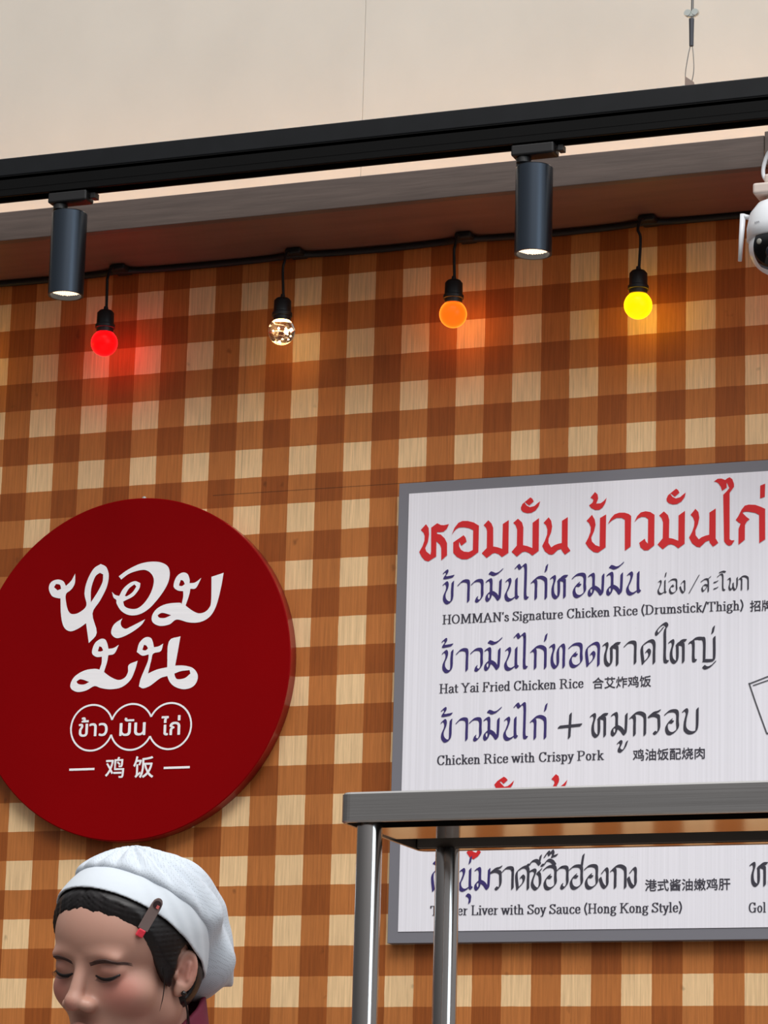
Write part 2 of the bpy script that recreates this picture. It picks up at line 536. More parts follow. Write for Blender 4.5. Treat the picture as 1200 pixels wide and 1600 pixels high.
def make_bulb(i, x, z, color, strength, label, clear=False, watts=0.15, tint=(1, 1, 1)):
    t = thing('festoon_bulb', label, 'light bulb', (x, YB, z), 'coloured bulbs along the soffit')
    zb = ZS - z                                      # soffit above the globe centre
    bm = bmesh.new()
    box(bm, -0.010, 0.020, 0.022, 0.062, zb - 0.012, zb - 0.001, 0.004)
    obj('junction', bm, M_CABLE, t)
    bm = bmesh.new()
    sgn = (-0.004, 0.0, 0.002, 0.001)[i % 4]
    top = 0.063
    tube(bm, [tuple(p) for p in catmull([(-sgn * 0.5, 0.026, zb - 0.008), (0, 0.010, zb - 0.014), (sgn * 0.4, 0, zb - 0.034), (-sgn * 0.8, 0, (zb + top) / 2), (0.001, 0, top)], 6)], 0.0024, 10)
    obj('cord', bm, M_CABLE, t, True)
    bm = bmesh.new()
    lathe(bm, [(0, 0.066), (0.0035, 0.066), (0.0045, 0.060), (0.011, 0.0585), (0.0148, 0.054), (0.0152, 0.034), (0.0172, 0.0325), (0.0172, 0.027), (0.0150, 0.0262), (0.0146, 0.0185), (0, 0.0185)], 32)
    o = obj('socket', bm, M_SOCKET, t, True)
    if hasattr(o.data, 'set_sharp_from_angle'):
        o.data.set_sharp_from_angle(angle=math.radians(40))
    bm = bmesh.new()
    prof = [(0.0125, 0.0215)]
    for k in range(0, 19):
        a = math.radians(58 - k * (148 / 18))
        prof.append((R_B * math.cos(a) if k < 18 else 0.0, R_B * math.sin(a)))
    if clear:                                        # hollow glass
        prof = prof + [(q[0] * 0.955 if q[0] else 0.0, q[1] * 0.955) for q in prof[::-1]]
    lathe(bm, prof, 36)
    if clear:
        g = bpy.data.materials.new('clear_bulb_glass')
        g.use_nodes = True
        b = g.node_tree.nodes['Principled BSDF']
        b.inputs['Base Color'].default_value = (1, 0.97, 0.94, 1)
        b.inputs['Transmission Weight'].default_value = 1.0
        b.inputs['Roughness'].default_value = 0.02
        b.inputs['IOR'].default_value = 1.45
        obj('globe', bm, g, t, True)
        bm = bmesh.new()
        lathe(bm, [(0, 0.019), (0.011, 0.019), (0.0095, 0.010), (0, 0.009)], 20)
        obj('led_base', bm, mat('warm_led_base', srgb(255, 236, 190), 0.4, emit=srgb(255, 206, 130), strength=34.0), t, True)
        bm = bmesh.new()
        r2 = random.Random(5)
        for k in range(16):
            a, h = r2.uniform(0, 6.28), r2.uniform(-0.014, 0.004)
            rad = r2.uniform(0.002, 0.011)
            lathe(bm, [(0, -0.0013), (0.0013, 0), (0, 0.0013)], 8, (rad * math.cos(a), rad * math.sin(a), h))
        obj('led_points', bm, mat('warm_led_points', srgb(255, 230, 190), 0.4, emit=srgb(255, 220, 170), strength=9.0), t, True)
        bm = bmesh.new()
        prev = None
        for k in range(18):
            a = k * 1.35
            p = (0.0075 * math.cos(a), 0.0075 * math.sin(a), 0.010 - k * 0.0013)
            if prev:
                tube(bm, [prev, p], 0.00035, 5)
            prev = p
        obj('led_filament', bm, mat('silver_wire', srgb(180, 170, 170), 0.3, 0.8), t)
    else:
        c = tuple(color) + (1.0,)
        obj('globe', bm, mat('lit_bulb_%s' % ['yellow', 'red', 'clear', 'orange', 'yellow', 'red'][i], tuple(0.25 * q for q in color) + (1.0,), 0.35, emit=c, strength=strength, spec=0.2), t, True)
    if not watts:
        return t
    ld = bpy.data.lights.new('bulb_light', 'POINT')       # the lamp's own light
    ld.energy = watts
    ld.color = tint
    ld.shadow_soft_size = R_B + 0.001
    ld.use_soft_falloff = False
    lo = bpy.data.objects.new('bulb_light', ld)
    COL.objects.link(lo)
    lo.parent = t
    return t


make_bulb(1, xs_b[0], zs_b[0], (1.0, 0.0003, 0.0005), 2.2, 'glowing red round bulb, leftmost in the photo', watts=0.13, tint=(1, 0.02, 0.03))
make_bulb(2, xs_b[1], zs_b[1], None, 0, 'clear round bulb with tiny warm lights inside', clear=True, watts=0.0)
make_bulb(3, xs_b[2], zs_b[2], (1.0, 0.075, 0.002), 1.3, 'glowing orange round bulb hanging left of the right spotlight', watts=0.14, tint=(1, 0.34, 0.03))
make_bulb(4, xs_b[3], zs_b[3], (1.0, 0.40, 0.0), 1.2, 'glowing yellow round bulb hanging right of the right spotlight', watts=0.14, tint=(1, 0.60, 0.01))
make_bulb(0, xs_all[0], zs_all[0], (1.0, 0.40, 0.0), 1.2, 'yellow bulb past the left edge, left of the red bulb', watts=0.14, tint=(1, 0.60, 0.01))
make_bulb(5, xs_all[-1], zs_all[-1], (1.0, 0.0003, 0.0005), 2.2, 'red bulb past the right edge, right of the yellow bulb', watts=0.15, tint=(1, 0.02, 0.03))

# ------------------------------------------------------------------ lettering tools


def hull(P):
    P = sorted(set((round(float(a), 7), round(float(b), 7)) for a, b in P))
    if len(P) < 3:
        return P
    def half(Q):
        h = []
        for p in Q:
            while len(h) >= 2 and (h[-1][0] - h[-2][0]) * (p[1] - h[-2][1]) - (h[-1][1] - h[-2][1]) * (p[0] - h[-2][0]) <= 0:
                h.pop()
            h.append(p)
        return h
    a, b = half(P), half(P[::-1])
    return a[:-1] + b[:-1]


def nib(w, t, ang, n=8):
    a = math.radians(ang)
    return [(math.cos(a) * w / 2 * math.cos(q) - math.sin(a) * t / 2 * math.sin(q), math.sin(a) * w / 2 * math.cos(q) + math.cos(a) * t / 2 * math.sin(q))
            for q in [2 * math.pi * k / n + 0.01 for k in range(n)]]


def sweep(bm, pts, nb, to3):
    for p, q in zip(pts[:-1], pts[1:]):
        H = hull([(p[0] + a, p[1] + b) for a, b in nb] + [(q[0] + a, q[1] + b) for a, b in nb])
        if len(H) >= 3:
            bm.faces.new([bm.verts.new(to3(x, y)) for x, y in H])


def face_front(bm):
    # overlapping strokes lie in hair-thin separate layers of ink
    jr = random.Random(11)
    for v in bm.verts:
        v.tag = False
    seen = set()
    for f in bm.faces:
        dy = jr.uniform(0, 1.6e-4)
        for v in f.verts:
            if v.index in seen or v.tag:
                continue
            v.tag = True
            v.co.y -= dy
    bm.normal_update()
    for f in bm.faces:
        if f.normal.y > 0:
            f.normal_flip()


def fill(bm, loops, to3):
    L3 = [[Vector((p[0], p[1], 0)) for p in lp] for lp in loops]
    flat = [p for lp in L3 for p in lp]
    vs = [bm.verts.new(to3(p.x, p.y)) for p in flat]
    for tri in tessellate_polygon(L3):
        try:
            bm.faces.new([vs[i] for i in tri])
        except ValueError:
            pass


def font_text(body, size):
    """outline of a line of text in the built-in font, as a list of triangles / polygons in metres"""
    cu = bpy.data.curves.new('lettering', 'FONT')
    cu.body = body
    cu.size = size
    cu.resolution_u = 3
    o = bpy.data.objects.new('lettering', cu)
    COL.objects.link(o)
    bpy.context.view_layer.update()
    dg = bpy.context.evaluated_depsgraph_get()
    me = bpy.data.meshes.new_from_object(o.evaluated_get(dg))
    polys = [[tuple(me.vertices[i].co)[:2] for i in p.vertices] for p in me.polygons]
    bpy.data.objects.remove(o)
    bpy.data.curves.remove(cu)
    bpy.data.meshes.remove(me)
    return polys


def put_font(bm, body, xl, xr, zb, Y, height=None, weight=0.0):
    """fit the text between xl and xr on baseline zb (height: capital square in metres)"""
    polys = font_text(body, 1.0)
    xs = [p[0] for q in polys for p in q]
    if not xs:
        return
    a, b = min(xs), max(xs)
    s = (xr - xl) / (b - a)
    sz = s if height is None else height
    offs = [(0, 0)] if not weight else [(weight * math.cos(k * math.pi / 3), weight * math.sin(k * math.pi / 3)) for k in range(6)]
    for ox, oz in offs:
        for q in polys:
            bm.faces.new([bm.verts.new((xl + (p[0] - a) * s + ox, Y, zb + p[1] * sz + oz)) for p in q])


# ------------------------------------------------------------------ round red sign
DT = 0.026
cx, cz, dr = 0.2290, -0.6770 + Z0, 0.2970
disc = thing('round_sign', 'round dark red sign with white Thai lettering on the plaid wall', 'sign', (cx, 0, cz))
R90 = Matrix.Rotation(math.pi / 2, 3, 'X')
bm = bmesh.new(); lathe(bm, [(0, DT), (dr - 0.0015, DT), (dr, DT - 0.0012)], 128, (0, 0, 0), R90); obj('face', bm, M_SIGNRED, disc)
bm = bmesh.new(); lathe(bm, [(dr, DT - 0.0012), (dr, 0.001), (dr - 0.004, 0.001)], 128, (0, 0, 0), R90); obj('rim', bm, M_SIGNRIM, disc, True)
bm = bmesh.new()
hk = at(225, 779, -0.006) - np.array([cx, 0, cz])
lathe(bm, [(0, 0), (0.004, 0), (0.004, 0.004), (0, 0.005)], 12, (hk[0], -0.002, hk[2]), R90)
tube(bm, [(hk[0], -0.006, hk[2]), (hk[0], -0.008, hk[2] - 0.010)], 0.0015, 6)
obj('hook', bm, M_ZINC, disc)
YD = -DT - 0.0006


def disc_pt(x0, y0, s):
    def f(x, y):
        p = at(x0 + x / s, y0 + y / s, YD)
        return (p[0] - cx, p[1], p[2] - cz)
    return f


LOGO = [
    [[(65, 240), (78, 200), (118, 182), (155, 192), (172, 222), (205, 190), (230, 145), (228, 205), (205, 245), (172, 275), (175, 335), (188, 380), (212, 398), (255, 388), (300, 345), (288, 270), (305, 190), (345, 115), (390, 85), (425, 105), (440, 160), (425, 235), (385, 315), (338, 395), (365, 515), (315, 580), (298, 455), (250, 488), (200, 506), (160, 480), (142, 410), (138, 300), (120, 298), (85, 285)],
     [(328, 325), (330, 240), (355, 165), (385, 140), (405, 150), (400, 200), (370, 260)], [(98, 230), (110, 210), (135, 215), (142, 240), (120, 250)]],
    [[(502, 162), (560, 120), (640, 82), (720, 70), (780, 80), (815, 110), (820, 165), (800, 225), (750, 300), (690, 365), (630, 400), (570, 405), (520, 380), (490, 335), (487, 310), (470, 295), (460, 260), (480, 278), (505, 285), (530, 240), (570, 205), (605, 192), (638, 205), (630, 240), (595, 285), (545, 312), (530, 320), (540, 350), (575, 365), (620, 362), (665, 325), (705, 260), (722, 190), (705, 145), (665, 122), (610, 130), (560, 150), (518, 182)],
     [(540, 285), (565, 240), (600, 212), (612, 225), (590, 260), (555, 285)]],
    [[(845, 225), (860, 170), (895, 140), (930, 145), (945, 180), (945, 205), (980, 200), (1018, 172), (985, 235), (950, 240), (942, 280), (920, 345), (960, 375), (1000, 393), (1040, 385), (1070, 355), (1080, 310), (1082, 165), (1158, 140), (1140, 240), (1110, 350), (1070, 415), (1010, 448), (940, 450), (865, 432), (820, 462), (760, 472), (715, 450), (710, 410), (740, 365), (800, 335), (880, 327), (895, 335), (905, 290), (905, 255), (870, 250)],
     [(880, 215), (890, 185), (905, 190), (915, 210), (900, 222), (885, 222)], [(745, 405), (775, 390), (830, 405), (790, 422), (755, 420)]],
    [[(525, 425), (515, 450), (520, 475), (545, 490), (580, 475), (668, 430), (640, 470), (570, 520), (500, 548), (465, 535), (455, 505), (475, 460)]],
    [[(335, 640), (350, 585), (385, 555), (415, 555), (430, 580), (438, 615), (470, 610), (503, 590), (475, 645), (437, 655), (430, 695), (410, 760), (450, 790), (500, 810), (540, 795), (560, 760), (565, 715), (620, 690), (605, 745), (575, 810), (520, 855), (450, 868), (390, 860), (350, 848), (300, 875), (245, 885), (205, 865), (202, 830), (230, 785), (290, 750), (350, 740), (382, 745), (395, 705), (397, 665), (360, 665)],
     [(372, 630), (380, 600), (395, 605), (405, 625), (390, 632)], [(238, 820), (265, 805), (318, 822), (285, 838), (250, 835)]],
    [[(615, 635), (630, 580), (665, 545), (700, 545), (715, 570), (722, 605), (750, 600), (780, 583), (765, 630), (718, 645), (705, 690), (685, 770), (740, 745), (805, 730), (815, 570), (888, 537), (870, 640), (855, 720), (910, 720), (965, 735), (995, 775), (990, 820), (960, 855), (905, 868), (850, 850), (820, 820), (805, 785), (760, 800), (700, 845), (655, 862), (628, 850), (640, 800), (665, 740), (685, 690), (690, 650), (650, 658)],
     [(650, 622), (660, 590), (675, 595), (685, 612), (670, 625)], [(850, 770), (890, 755), (945, 748), (950, 770), (915, 798), (870, 805), (855, 790)]],
]


def soften(lp):
    """round the traced outline except at its sharp tips"""
    P = [np.array(p, float) for p in lp]
    n = len(P)
    sharp = []
    for i in range(n):
        a, b = P[i] - P[i - 1], P[(i + 1) % n] - P[i]
        c = a.dot(b) / (np.linalg.norm(a) * np.linalg.norm(b) + 1e-9)
        sharp.append(c < 0.45)
    out = []
    for i in range(n):
        b, c = P[i], P[(i + 1) % n]
        a = P[i - 1] if not sharp[i] else 2 * b - c
        d = P[(i + 2) % n] if not sharp[(i + 1) % n] else 2 * c - b
        for k in range(4):
            t = k / 4
            out.append(tuple(0.5 * (2 * b + (c - a) * t + (2 * a - 5 * b + 4 * c - d) * t * t + (3 * b - a - 3 * c + d) * t ** 3)))
    return out


bm = bmesh.new()
for loops in LOGO:
    fill(bm, [soften(l) for l in loops], disc_pt(60, 860, 4.0))
face_front(bm)
obj('brush_lettering', bm, M_WHITE, disc)
# three joined rings
bm = bmesh.new()
cs = [np.array(disc_pt(90, 1080, 5.217)(x, y)) for x, y in ((279, 298), (602, 291), (915, 284))]
ro, ri = 0.0410, 0.0378
for i, c in enumerate(cs):
    pr_ = None
    for k in range(181):
        a = 2 * math.pi * k / 180
        po = c + np.array([math.cos(a) * ro, 0, math.sin(a) * ro])
        pi_ = c + np.array([math.cos(a) * ri, 0, math.sin(a) * ri])
        mid = (po + pi_) / 2
        inside = any(np.linalg.norm(mid - o_) < (ri + ro) / 2 - 0.0004 for j, o_ in enumerate(cs) if j != i)
        cur = (po, pi_, inside)
        if pr_ and not (inside or pr_[2]):
            bm.faces.new([bm.verts.new(q) for q in (pr_[0], po, pi_, pr_[1])])
        pr_ = cur
face_front(bm)
obj('ring_outline', bm, M_WHITE, disc)
bm = bmesh.new()
for body, a, b in (('ข้าว', (170, 368), (403, 362)), ('มัน', (505, 362), (712, 356)), ('ไก่', (842, 358), (995, 353))):
    p, q = disc_pt(90, 1080, 5.217)(*a), disc_pt(90, 1080, 5.217)(*b)
    put_font(bm, body, p[0], q[0], (p[2] + q[2]) / 2, YD, 0.0385, 0.0006)
for body, a, b in (('鸡', (388, 694), (538, 692)), ('饭', (615, 691), (778, 688))):
    p, q = disc_pt(90, 1080, 5.217)(*a), disc_pt(90, 1080, 5.217)(*b)
    put_font(bm, body, p[0], q[0], (p[2] + q[2]) / 2, YD, None, 0.0005)
for a, b in (((95, 640), (300, 634)), ((865, 625), (1077, 620))):
    p, q = disc_pt(90, 1080, 5.217)(*a), disc_pt(90, 1080, 5.217)(*b)
    box(bm, p[0], q[0], YD, YD + 0.0004, (p[2] + q[2]) / 2 - 0.0019, (p[2] + q[2]) / 2 + 0.0019)
face_front(bm)
obj('small_lettering', bm, M_WHITE, disc)

# ------------------------------------------------------------------ menu board
YM = -0.020
sx0 = at(620, 900, YM)[0]
sz1, sz0 = at(622, 756, YM)[2], at(605, 1474, YM)[2]
sx1 = 1.95
board = thing('menu_board', 'white menu board with grey border, Thai headline in red', 'menu board', (sx0, 0, sz0))
W_, H_ = sx1 - sx0, sz1 - sz0
bd = 0.0185
bm = bmesh.new(); box(bm, 0, W_, YM, -0.0005, 0, H_, 0.0006); obj('grey_border', bm, M_GREY, board)


def panel_material():
    M = mat('white_fluted_panel', srgb(244, 242, 249), 0.55)
    nt = M.node_tree
    b = nt.nodes['Principled BSDF']
    tc = nt.nodes.new('ShaderNodeTexCoord')

    def nz(sc, det):
        mp = nt.nodes.new('ShaderNodeMapping')
        mp.inputs['Scale'].default_value = sc
        n = nt.nodes.new('ShaderNodeTexNoise')
        n.inputs['Scale'].default_value = 1
        n.inputs['Detail'].default_value = det
        nt.links.new(tc.outputs['Object'], mp.inputs[0])
        nt.links.new(mp.outputs[0], n.inputs['Vector'])
        return n.outputs['Fac']

    def mr(v, a, b_, c, d):
        n = nt.nodes.new('ShaderNodeMapRange')
        for k, q in zip(('From Min', 'From Max', 'To Min', 'To Max'), (a, b_, c, d)):
            n.inputs[k].default_value = q
        nt.links.new(v, n.inputs[0])
        return n.outputs[0]

    def mul(a, b_):
        n = nt.nodes.new('ShaderNodeMath')
        n.operation = 'MULTIPLY'
        nt.links.new(a, n.inputs[0])
        nt.links.new(b_, n.inputs[1])
        return n.outputs[0]
    flute = mr(nz((330, 1, 1.2), 3), 0.3, 0.7, 0.925, 1.035)
    specks = mr(nz((520, 520, 520), 1), 0.73, 0.80, 1.0, 0.60)
    cloud = mr(nz((5, 5, 5), 3), 0.50, 0.62, 0.0, 1.0)
    mixn = nt.nodes.new('ShaderNodeMix')
    mixn.inputs['A'].default_value = 1.0
    nt.links.new(cloud, mixn.inputs['Factor'])
    nt.links.new(specks, mixn.inputs['B'])
    vm = nt.nodes.new('ShaderNodeVectorMath')
    vm.operation = 'SCALE'
    vm.inputs[0].default_value = srgb(244, 242, 249)[:3]
    nt.links.new(mul(flute, mixn.outputs['Result']), vm.inputs['Scale'])
    nt.links.new(vm.outputs[0], b.inputs['Base Color'])
    return M


bm = bmesh.new(); box(bm, bd, W_ - bd, YM - 0.001, YM, bd, H_ - bd); obj('white_panel', bm, panel_material(), board)
YP = YM - 0.0017


def sp(x0, y0, s):
    def f(x, y):
        p = at(x0 + x / s, y0 + y / s, YP)
        return (p[0] - sx0, p[1], p[2] - sz0)
    return f


A_, B_, C_, D_ = (650, 770, 8), (780, 770, 8), (910, 750, 8), (1050, 740, 8)
MO = [(175, 375), (235, 323), (285, 370), (302, 430), (298, 655), (350, 665), (415, 690), (418, 375), (498, 315), (494, 725), (415, 785), (370, 750), (325, 733), (290, 740), (220, 797), (155, 738), (220, 660), (224, 460), (205, 405)]
HAN = [(270, 185), (290, 140), (390, 57), (415, 75), (432, 107), (375, 158), (350, 140), (325, 118), (318, 125), (345, 160), (385, 180), (440, 165), (480, 130), (512, 105), (495, 165), (455, 220), (400, 250), (350, 255), (300, 240), (275, 215)]
HEAD = [
    (A_, [(60, 465), (125, 392), (158, 440), (163, 520), (150, 610), (115, 690), (130, 735), (180, 775), (188, 735), (190, 435), (265, 380), (310, 402), (350, 405), (412, 390), (385, 450), (345, 485), (300, 492), (262, 490), (262, 512), (310, 522), (360, 570), (388, 630), (388, 780), (315, 845), (315, 690), (300, 650), (255, 605), (252, 795), (155, 857), (110, 845), (70, 800), (40, 740), (80, 670), (105, 600), (108, 540), (95, 500)]),
    (A_, [(447, 525), (480, 440), (530, 375), (580, 352), (650, 352), (720, 370), (787, 410), (780, 740), (700, 800), (640, 830), (570, 830), (510, 800), (465, 750), (465, 620), (595, 530), (620, 560), (632, 610), (567, 662), (553, 640), (545, 615), (538, 620), (538, 665), (560, 710), (600, 735), (660, 740), (710, 715), (715, 465), (660, 440), (600, 430), (540, 433), (500, 455), (470, 490)]),
    (A_, [(845, 405), (905, 342), (945, 385), (965, 440), (965, 670), (1020, 680), (1078, 700), (1085, 390), (1160, 340), (1155, 750), (1075, 803), (1030, 765), (985, 750), (955, 760), (882, 815), (822, 755), (885, 690), (888, 480), (875, 435)]),
    (B_, MO), (B_, HAN),
    (B_, [(555, 375), (618, 305), (650, 350), (662, 420), (650, 490), (618, 570), (615, 625), (650, 682), (690, 655), (740, 635), (782, 628), (785, 350), (858, 303), (855, 670), (890, 722), (822, 773), (785, 725), (775, 700), (730, 715), (685, 760), (660, 773), (620, 768), (570, 730), (537, 665), (570, 600), (600, 520), (602, 460), (585, 405)]),
    (C_, [(52, 510), (120, 435), (155, 495), (165, 560), (145, 640), (110, 720), (120, 770), (165, 815), (215, 832), (220, 475), (297, 430), (290, 840), (195, 908), (140, 900), (80, 850), (38, 790), (75, 720), (100, 650), (105, 590), (85, 540)]),
    (C_, [(100, 222), (158, 150), (190, 180), (198, 230), (172, 295), (230, 290), (270, 260), (303, 222), (285, 290), (250, 345), (210, 372), (160, 375), (110, 350), (83, 318), (125, 285), (138, 250), (125, 232)]),
    (C_, [(318, 552), (355, 480), (400, 430), (460, 408), (530, 408), (580, 425), (610, 450), (603, 830), (530, 885), (530, 495), (490, 473), (430, 473), (375, 500)]),
    (C_, [(650, 525), (685, 450), (730, 405), (790, 390), (850, 400), (902, 435), (898, 815), (820, 878), (770, 878), (725, 840), (710, 785), (780, 733), (790, 765), (818, 795), (822, 490), (790, 463), (740, 460), (695, 480)]),
    ((780 + 228, 770 - 11.4, 8), MO), ((780 + 227.6, 770 - 13.7, 8), HAN),
    (D_, [(232, 515), (293, 440), (330, 480), (342, 550), (325, 630), (292, 710), (295, 770), (335, 822), (370, 795), (420, 775), (465, 765), (468, 487), (547, 435), (545, 810), (578, 865), (512, 915), (470, 860), (465, 835), (420, 850), (380, 890), (350, 920), (310, 915), (250, 870), (213, 800), (250, 730), (275, 660), (280, 600), (262, 545)]),
    (D_, [(640, 265), (690, 215), (717, 180), (702, 150), (685, 112), (682, 130), (685, 175), (625, 215), (610, 165), (580, 120), (550, 103), (522, 100), (570, 65), (620, 62), (665, 80), (690, 60), (720, 45), (755, 70), (775, 130), (775, 165), (720, 240), (720, 820), (745, 835), (782, 832), (745, 890), (715, 902), (680, 885), (650, 845)]),
    (D_, [(797, 580), (830, 530), (870, 450), (910, 400), (960, 387), (1040, 390), (1110, 415), (1165, 440), (1165, 820), (1090, 870), (1088, 515), (1040, 490), (960, 475), (905, 475), (880, 490), (930, 540), (970, 570), (935, 600), (912, 640), (910, 825), (830, 890), (832, 690), (858, 625), (825, 605)]),
    (D_, [(1103, 150), (1165, 125), (1160, 290), (1100, 312)]),
]
bm = bmesh.new()
for o_, poly in HEAD:
    fill(bm, [poly], sp(*o_))
# the second red heading, half hidden by the steel shelf: only its upper and lower marks can be seen
G_ = (740, 1190, 6.667)
face_front(bm)
obj('headline', bm, M_PRINTRED, board)
for poly in ([(215, 240), (250, 200), (315, 157), (335, 168), (355, 190), (312, 232), (285, 205), (268, 208), (298, 240), (320, 262), (355, 255), (385, 232), (422, 195), (405, 240), (370, 290), (300, 300), (235, 280)],
             [(810, 183), (840, 148), (858, 130), (885, 150), (892, 185), (885, 215), (862, 255), (900, 262), (940, 230), (978, 188), (960, 240), (920, 290), (860, 292), (820, 270), (842, 225), (838, 200)]):
    bm = bmesh.new()
    fill(bm, [poly], sp(*G_))
    face_front(bm)
    obj('heading_mark', bm, M_PRINTRED, board)
bm = bmesh.new()
fill(bm, [[(120, 75), (150, 40), (190, 70), (215, 78), (235, 45), (262, 70), (235, 110), (190, 143), (155, 130)]], sp(710, 1320, 6.316))
face_front(bm)
obj('heading_mark', bm, M_PRINTRED, board)

# pen-drawn Thai letters: strokes of a broad nib, unit = 1/6500 m, x to the right, y up from the baseline
TH = {
    'kho': [[(5, 212), (30, 230), (46, 205), (42, 160), (15, 95), (18, 45), (50, 10), (88, 20), (102, 60), (103, 150), (108, 232)]],
    'aa': [[(0, 200), (40, 235), (90, 238), (113, 212), (113, 110), (113, 15)]],
    'wo': [[(0, 200), (42, 232), (95, 234), (115, 205), (115, 130), (115, 60), (78, 12), (52, 22), (58, 50)]],
    'mo': [[(8, 222), (42, 238), (57, 212), (57, 140), (57, 70), (35, 15), (10, 32), (15, 75), (55, 98), (105, 72), (148, 20), (158, 90), (162, 225)]],
    'no': [[(22, 215), (50, 230), (62, 195), (40, 125), (15, 70), (27, 22), (62, 5), (105, 25), (130, 48)], [(132, 230), (132, 50), (150, 25)]],
    'ai': [[(3, 352), (30, 378), (52, 345), (75, 362), (100, 380), (114, 345), (114, 190), (114, 35), (140, 15)]],
    'ko': [[(5, 185), (30, 200), (50, 180), (50, 90), (50, 5)], [(20, 200), (60, 230), (105, 235), (150, 212), (162, 170), (162, 5)]],
    'ho': [[(5, 220), (35, 235), (45, 200), (25, 120), (30, 40), (65, 5), (90, 40), (90, 200)], [(85, 190), (130, 228), (178, 230)], [(110, 200), (148, 190), (155, 160), (155, 5)]],
    'o': [[(3, 210), (45, 240), (105, 243), (132, 215), (132, 130), (132, 55), (75, 8), (30, 20), (15, 75), (40, 125), (68, 150)], [(55, 130), (82, 125)]],
    'tho_mark': [[(5, 340), (33, 360), (40, 335), (12, 288), (60, 288), (110, 297)]],
    'han': [[(8, 312), (30, 305), (60, 293), (100, 305), (145, 340)]],
    'ek': [[(8, 300), (20, 360)]],
    'tho': [[(10, 230), (40, 243), (50, 205), (30, 125), (35, 45), (70, 5), (95, 45), (95, 185), (135, 240), (160, 215), (160, 110), (160, 5)]],
    'do': [[(30, 8), (15, 170), (60, 225), (115, 245), (147, 210), (147, 110), (147, 8)], [(32, 15), (85, 70), (100, 120), (80, 148), (65, 130)]],
    'ai_roll': [[(85, 375), (55, 340), (25, 310), (15, 340), (55, 390), (105, 420), (130, 390), (108, 345), (108, 190), (108, 35), (138, 13)]],
    'yo': [[(8, 205), (38, 215), (50, 180), (50, 30), (75, 12)], [(25, 212), (70, 245), (130, 245), (165, 220), (165, 20)], [(160, 10), (250, 10), (272, 40), (272, 250)], [(160, -52), (190, -68), (240, -48), (280, -10)]],
    'plus': [[(5, 115), (245, 130)], [(118, 0), (130, 250)]],
    'ro': [[(5, 195), (45, 225), (85, 235), (120, 250)], [(10, 190), (60, 205), (105, 190), (112, 150), (112, 60), (85, 15), (62, 25)]],
    'bo': [[(10, 235), (35, 250), (50, 220), (30, 130), (30, 50), (75, 10), (130, 15), (156, 60), (160, 255)]],
    'uu': [[(5, -75), (25, -60), (40, -80), (15, -140), (45, -160), (80, -120), (100, -65)]],
    'u': [[(5, -45), (28, -55), (40, -80), (35, -130)]],
    'so': [[(5, 195), (45, 210), (65, 185), (35, 100), (35, 45), (78, 5), (118, 55), (115, 150), (90, 180)], [(90, 180), (118, 200), (130, 215)]],
    'ii': [[(8, 265), (30, 260), (60, 300), (110, 310), (150, 270)], [(140, 275), (160, 360)]],
    'i': [[(5, 260), (30, 262), (70, 310), (120, 300), (155, 258)]],
    'tri': [[(25, 350), (45, 380), (65, 400), (80, 370), (105, 410), (120, 380), (110, 350), (160, 365)]],
    'ho_nok': [[(3, 210), (45, 240), (105, 243), (132, 215), (132, 130), (132, 55), (75, 8), (30, 20), (15, 75), (40, 125), (68, 150)], [(55, 130), (82, 125)], [(132, 235), (140, 300), (150, 360)]],
    'ngo': [[(33, 165), (70, 207), (90, 185), (90, 110), (90, 40), (66, 10), (33, 42), (10, 108)]],
    'so_suea': [[(5, 180), (75, 220), (125, 190), (128, 5)], [(120, 110), (60, 120), (20, 70), (38, 15), (75, 45), (128, 125)], [(115, 215), (165, 255)]],
    'a': [[(5, 155), (38, 160), (70, 178)], [(5, 45), (38, 52), (70, 70)]],
    'o_pre': [[(8, 250), (62, 290), (95, 255), (97, 45), (130, 15)], [(40, 320), (95, 335), (140, 325)]],
    'pho': [[(8, 195), (40, 210), (48, 155), (30, 60), (62, 15), (95, 78), (97, 125), (102, 45), (133, 12), (163, 70), (167, 215)]],
    'slash': [[(0, 0), (165, 290)]],
}
UNIT = 1 / 6500.0


def thai_line(bm, base, items, scale=1.0, w=44, t=9):
    bz = sp(0, 0, 1)(*base)[2]
    nb = nib(w * UNIT * scale, t * UNIT * scale, 47)
    for g, px in items:
        # left edge of the glyph on this baseline, from its place in the photo
        ox = at(px, base[1] + (px - base[0]) * -0.045, YP)[0] - sx0
        for st in TH[g]:
            pts = catmull(st, 5)
            sweep(bm, [(p[0] * UNIT * scale, p[1] * UNIT * scale) for p in pts], nb, lambda x, y: (ox + x, YP, bz + y))


bm = bmesh.new()
thai_line(bm, (701, 943), [('kho', 692), ('tho_mark', 692), ('aa', 716), ('wo', 737), ('mo', 759), ('han', 763.5), ('no', 788), ('ai', 804.6), ('ko', 830), ('ek', 851), ('ho', 860), ('o', 894.5), ('mo', 919), ('mo', 948), ('han', 952), ('no', 978)])
thai_line(bm, (701, 1050.5), [('kho', 691), ('tho_mark', 690), ('aa', 713.5), ('wo', 736), ('mo', 757), ('han', 762), ('no', 787.5), ('ai', 803), ('ko', 829), ('ek', 850), ('tho', 858), ('o', 889), ('do', 914)])
thai_line(bm, (699, 1159), [('kho', 689), ('tho_mark', 689), ('aa', 713), ('wo', 734), ('mo', 755.5), ('han', 761), ('no', 786), ('ai', 803), ('ko', 828.6), ('ek', 850)])
thai_line(bm, (735, 1391.5), [('do', 673), ('han', 676), ('bo', 693), ('no', 716), ('ek', 732), ('u', 729), ('mo', 741.5)], 0.97)
face_front(bm)
obj('violet_thai_lettering', bm, M_PURPLE, board)
bm = bmesh.new()
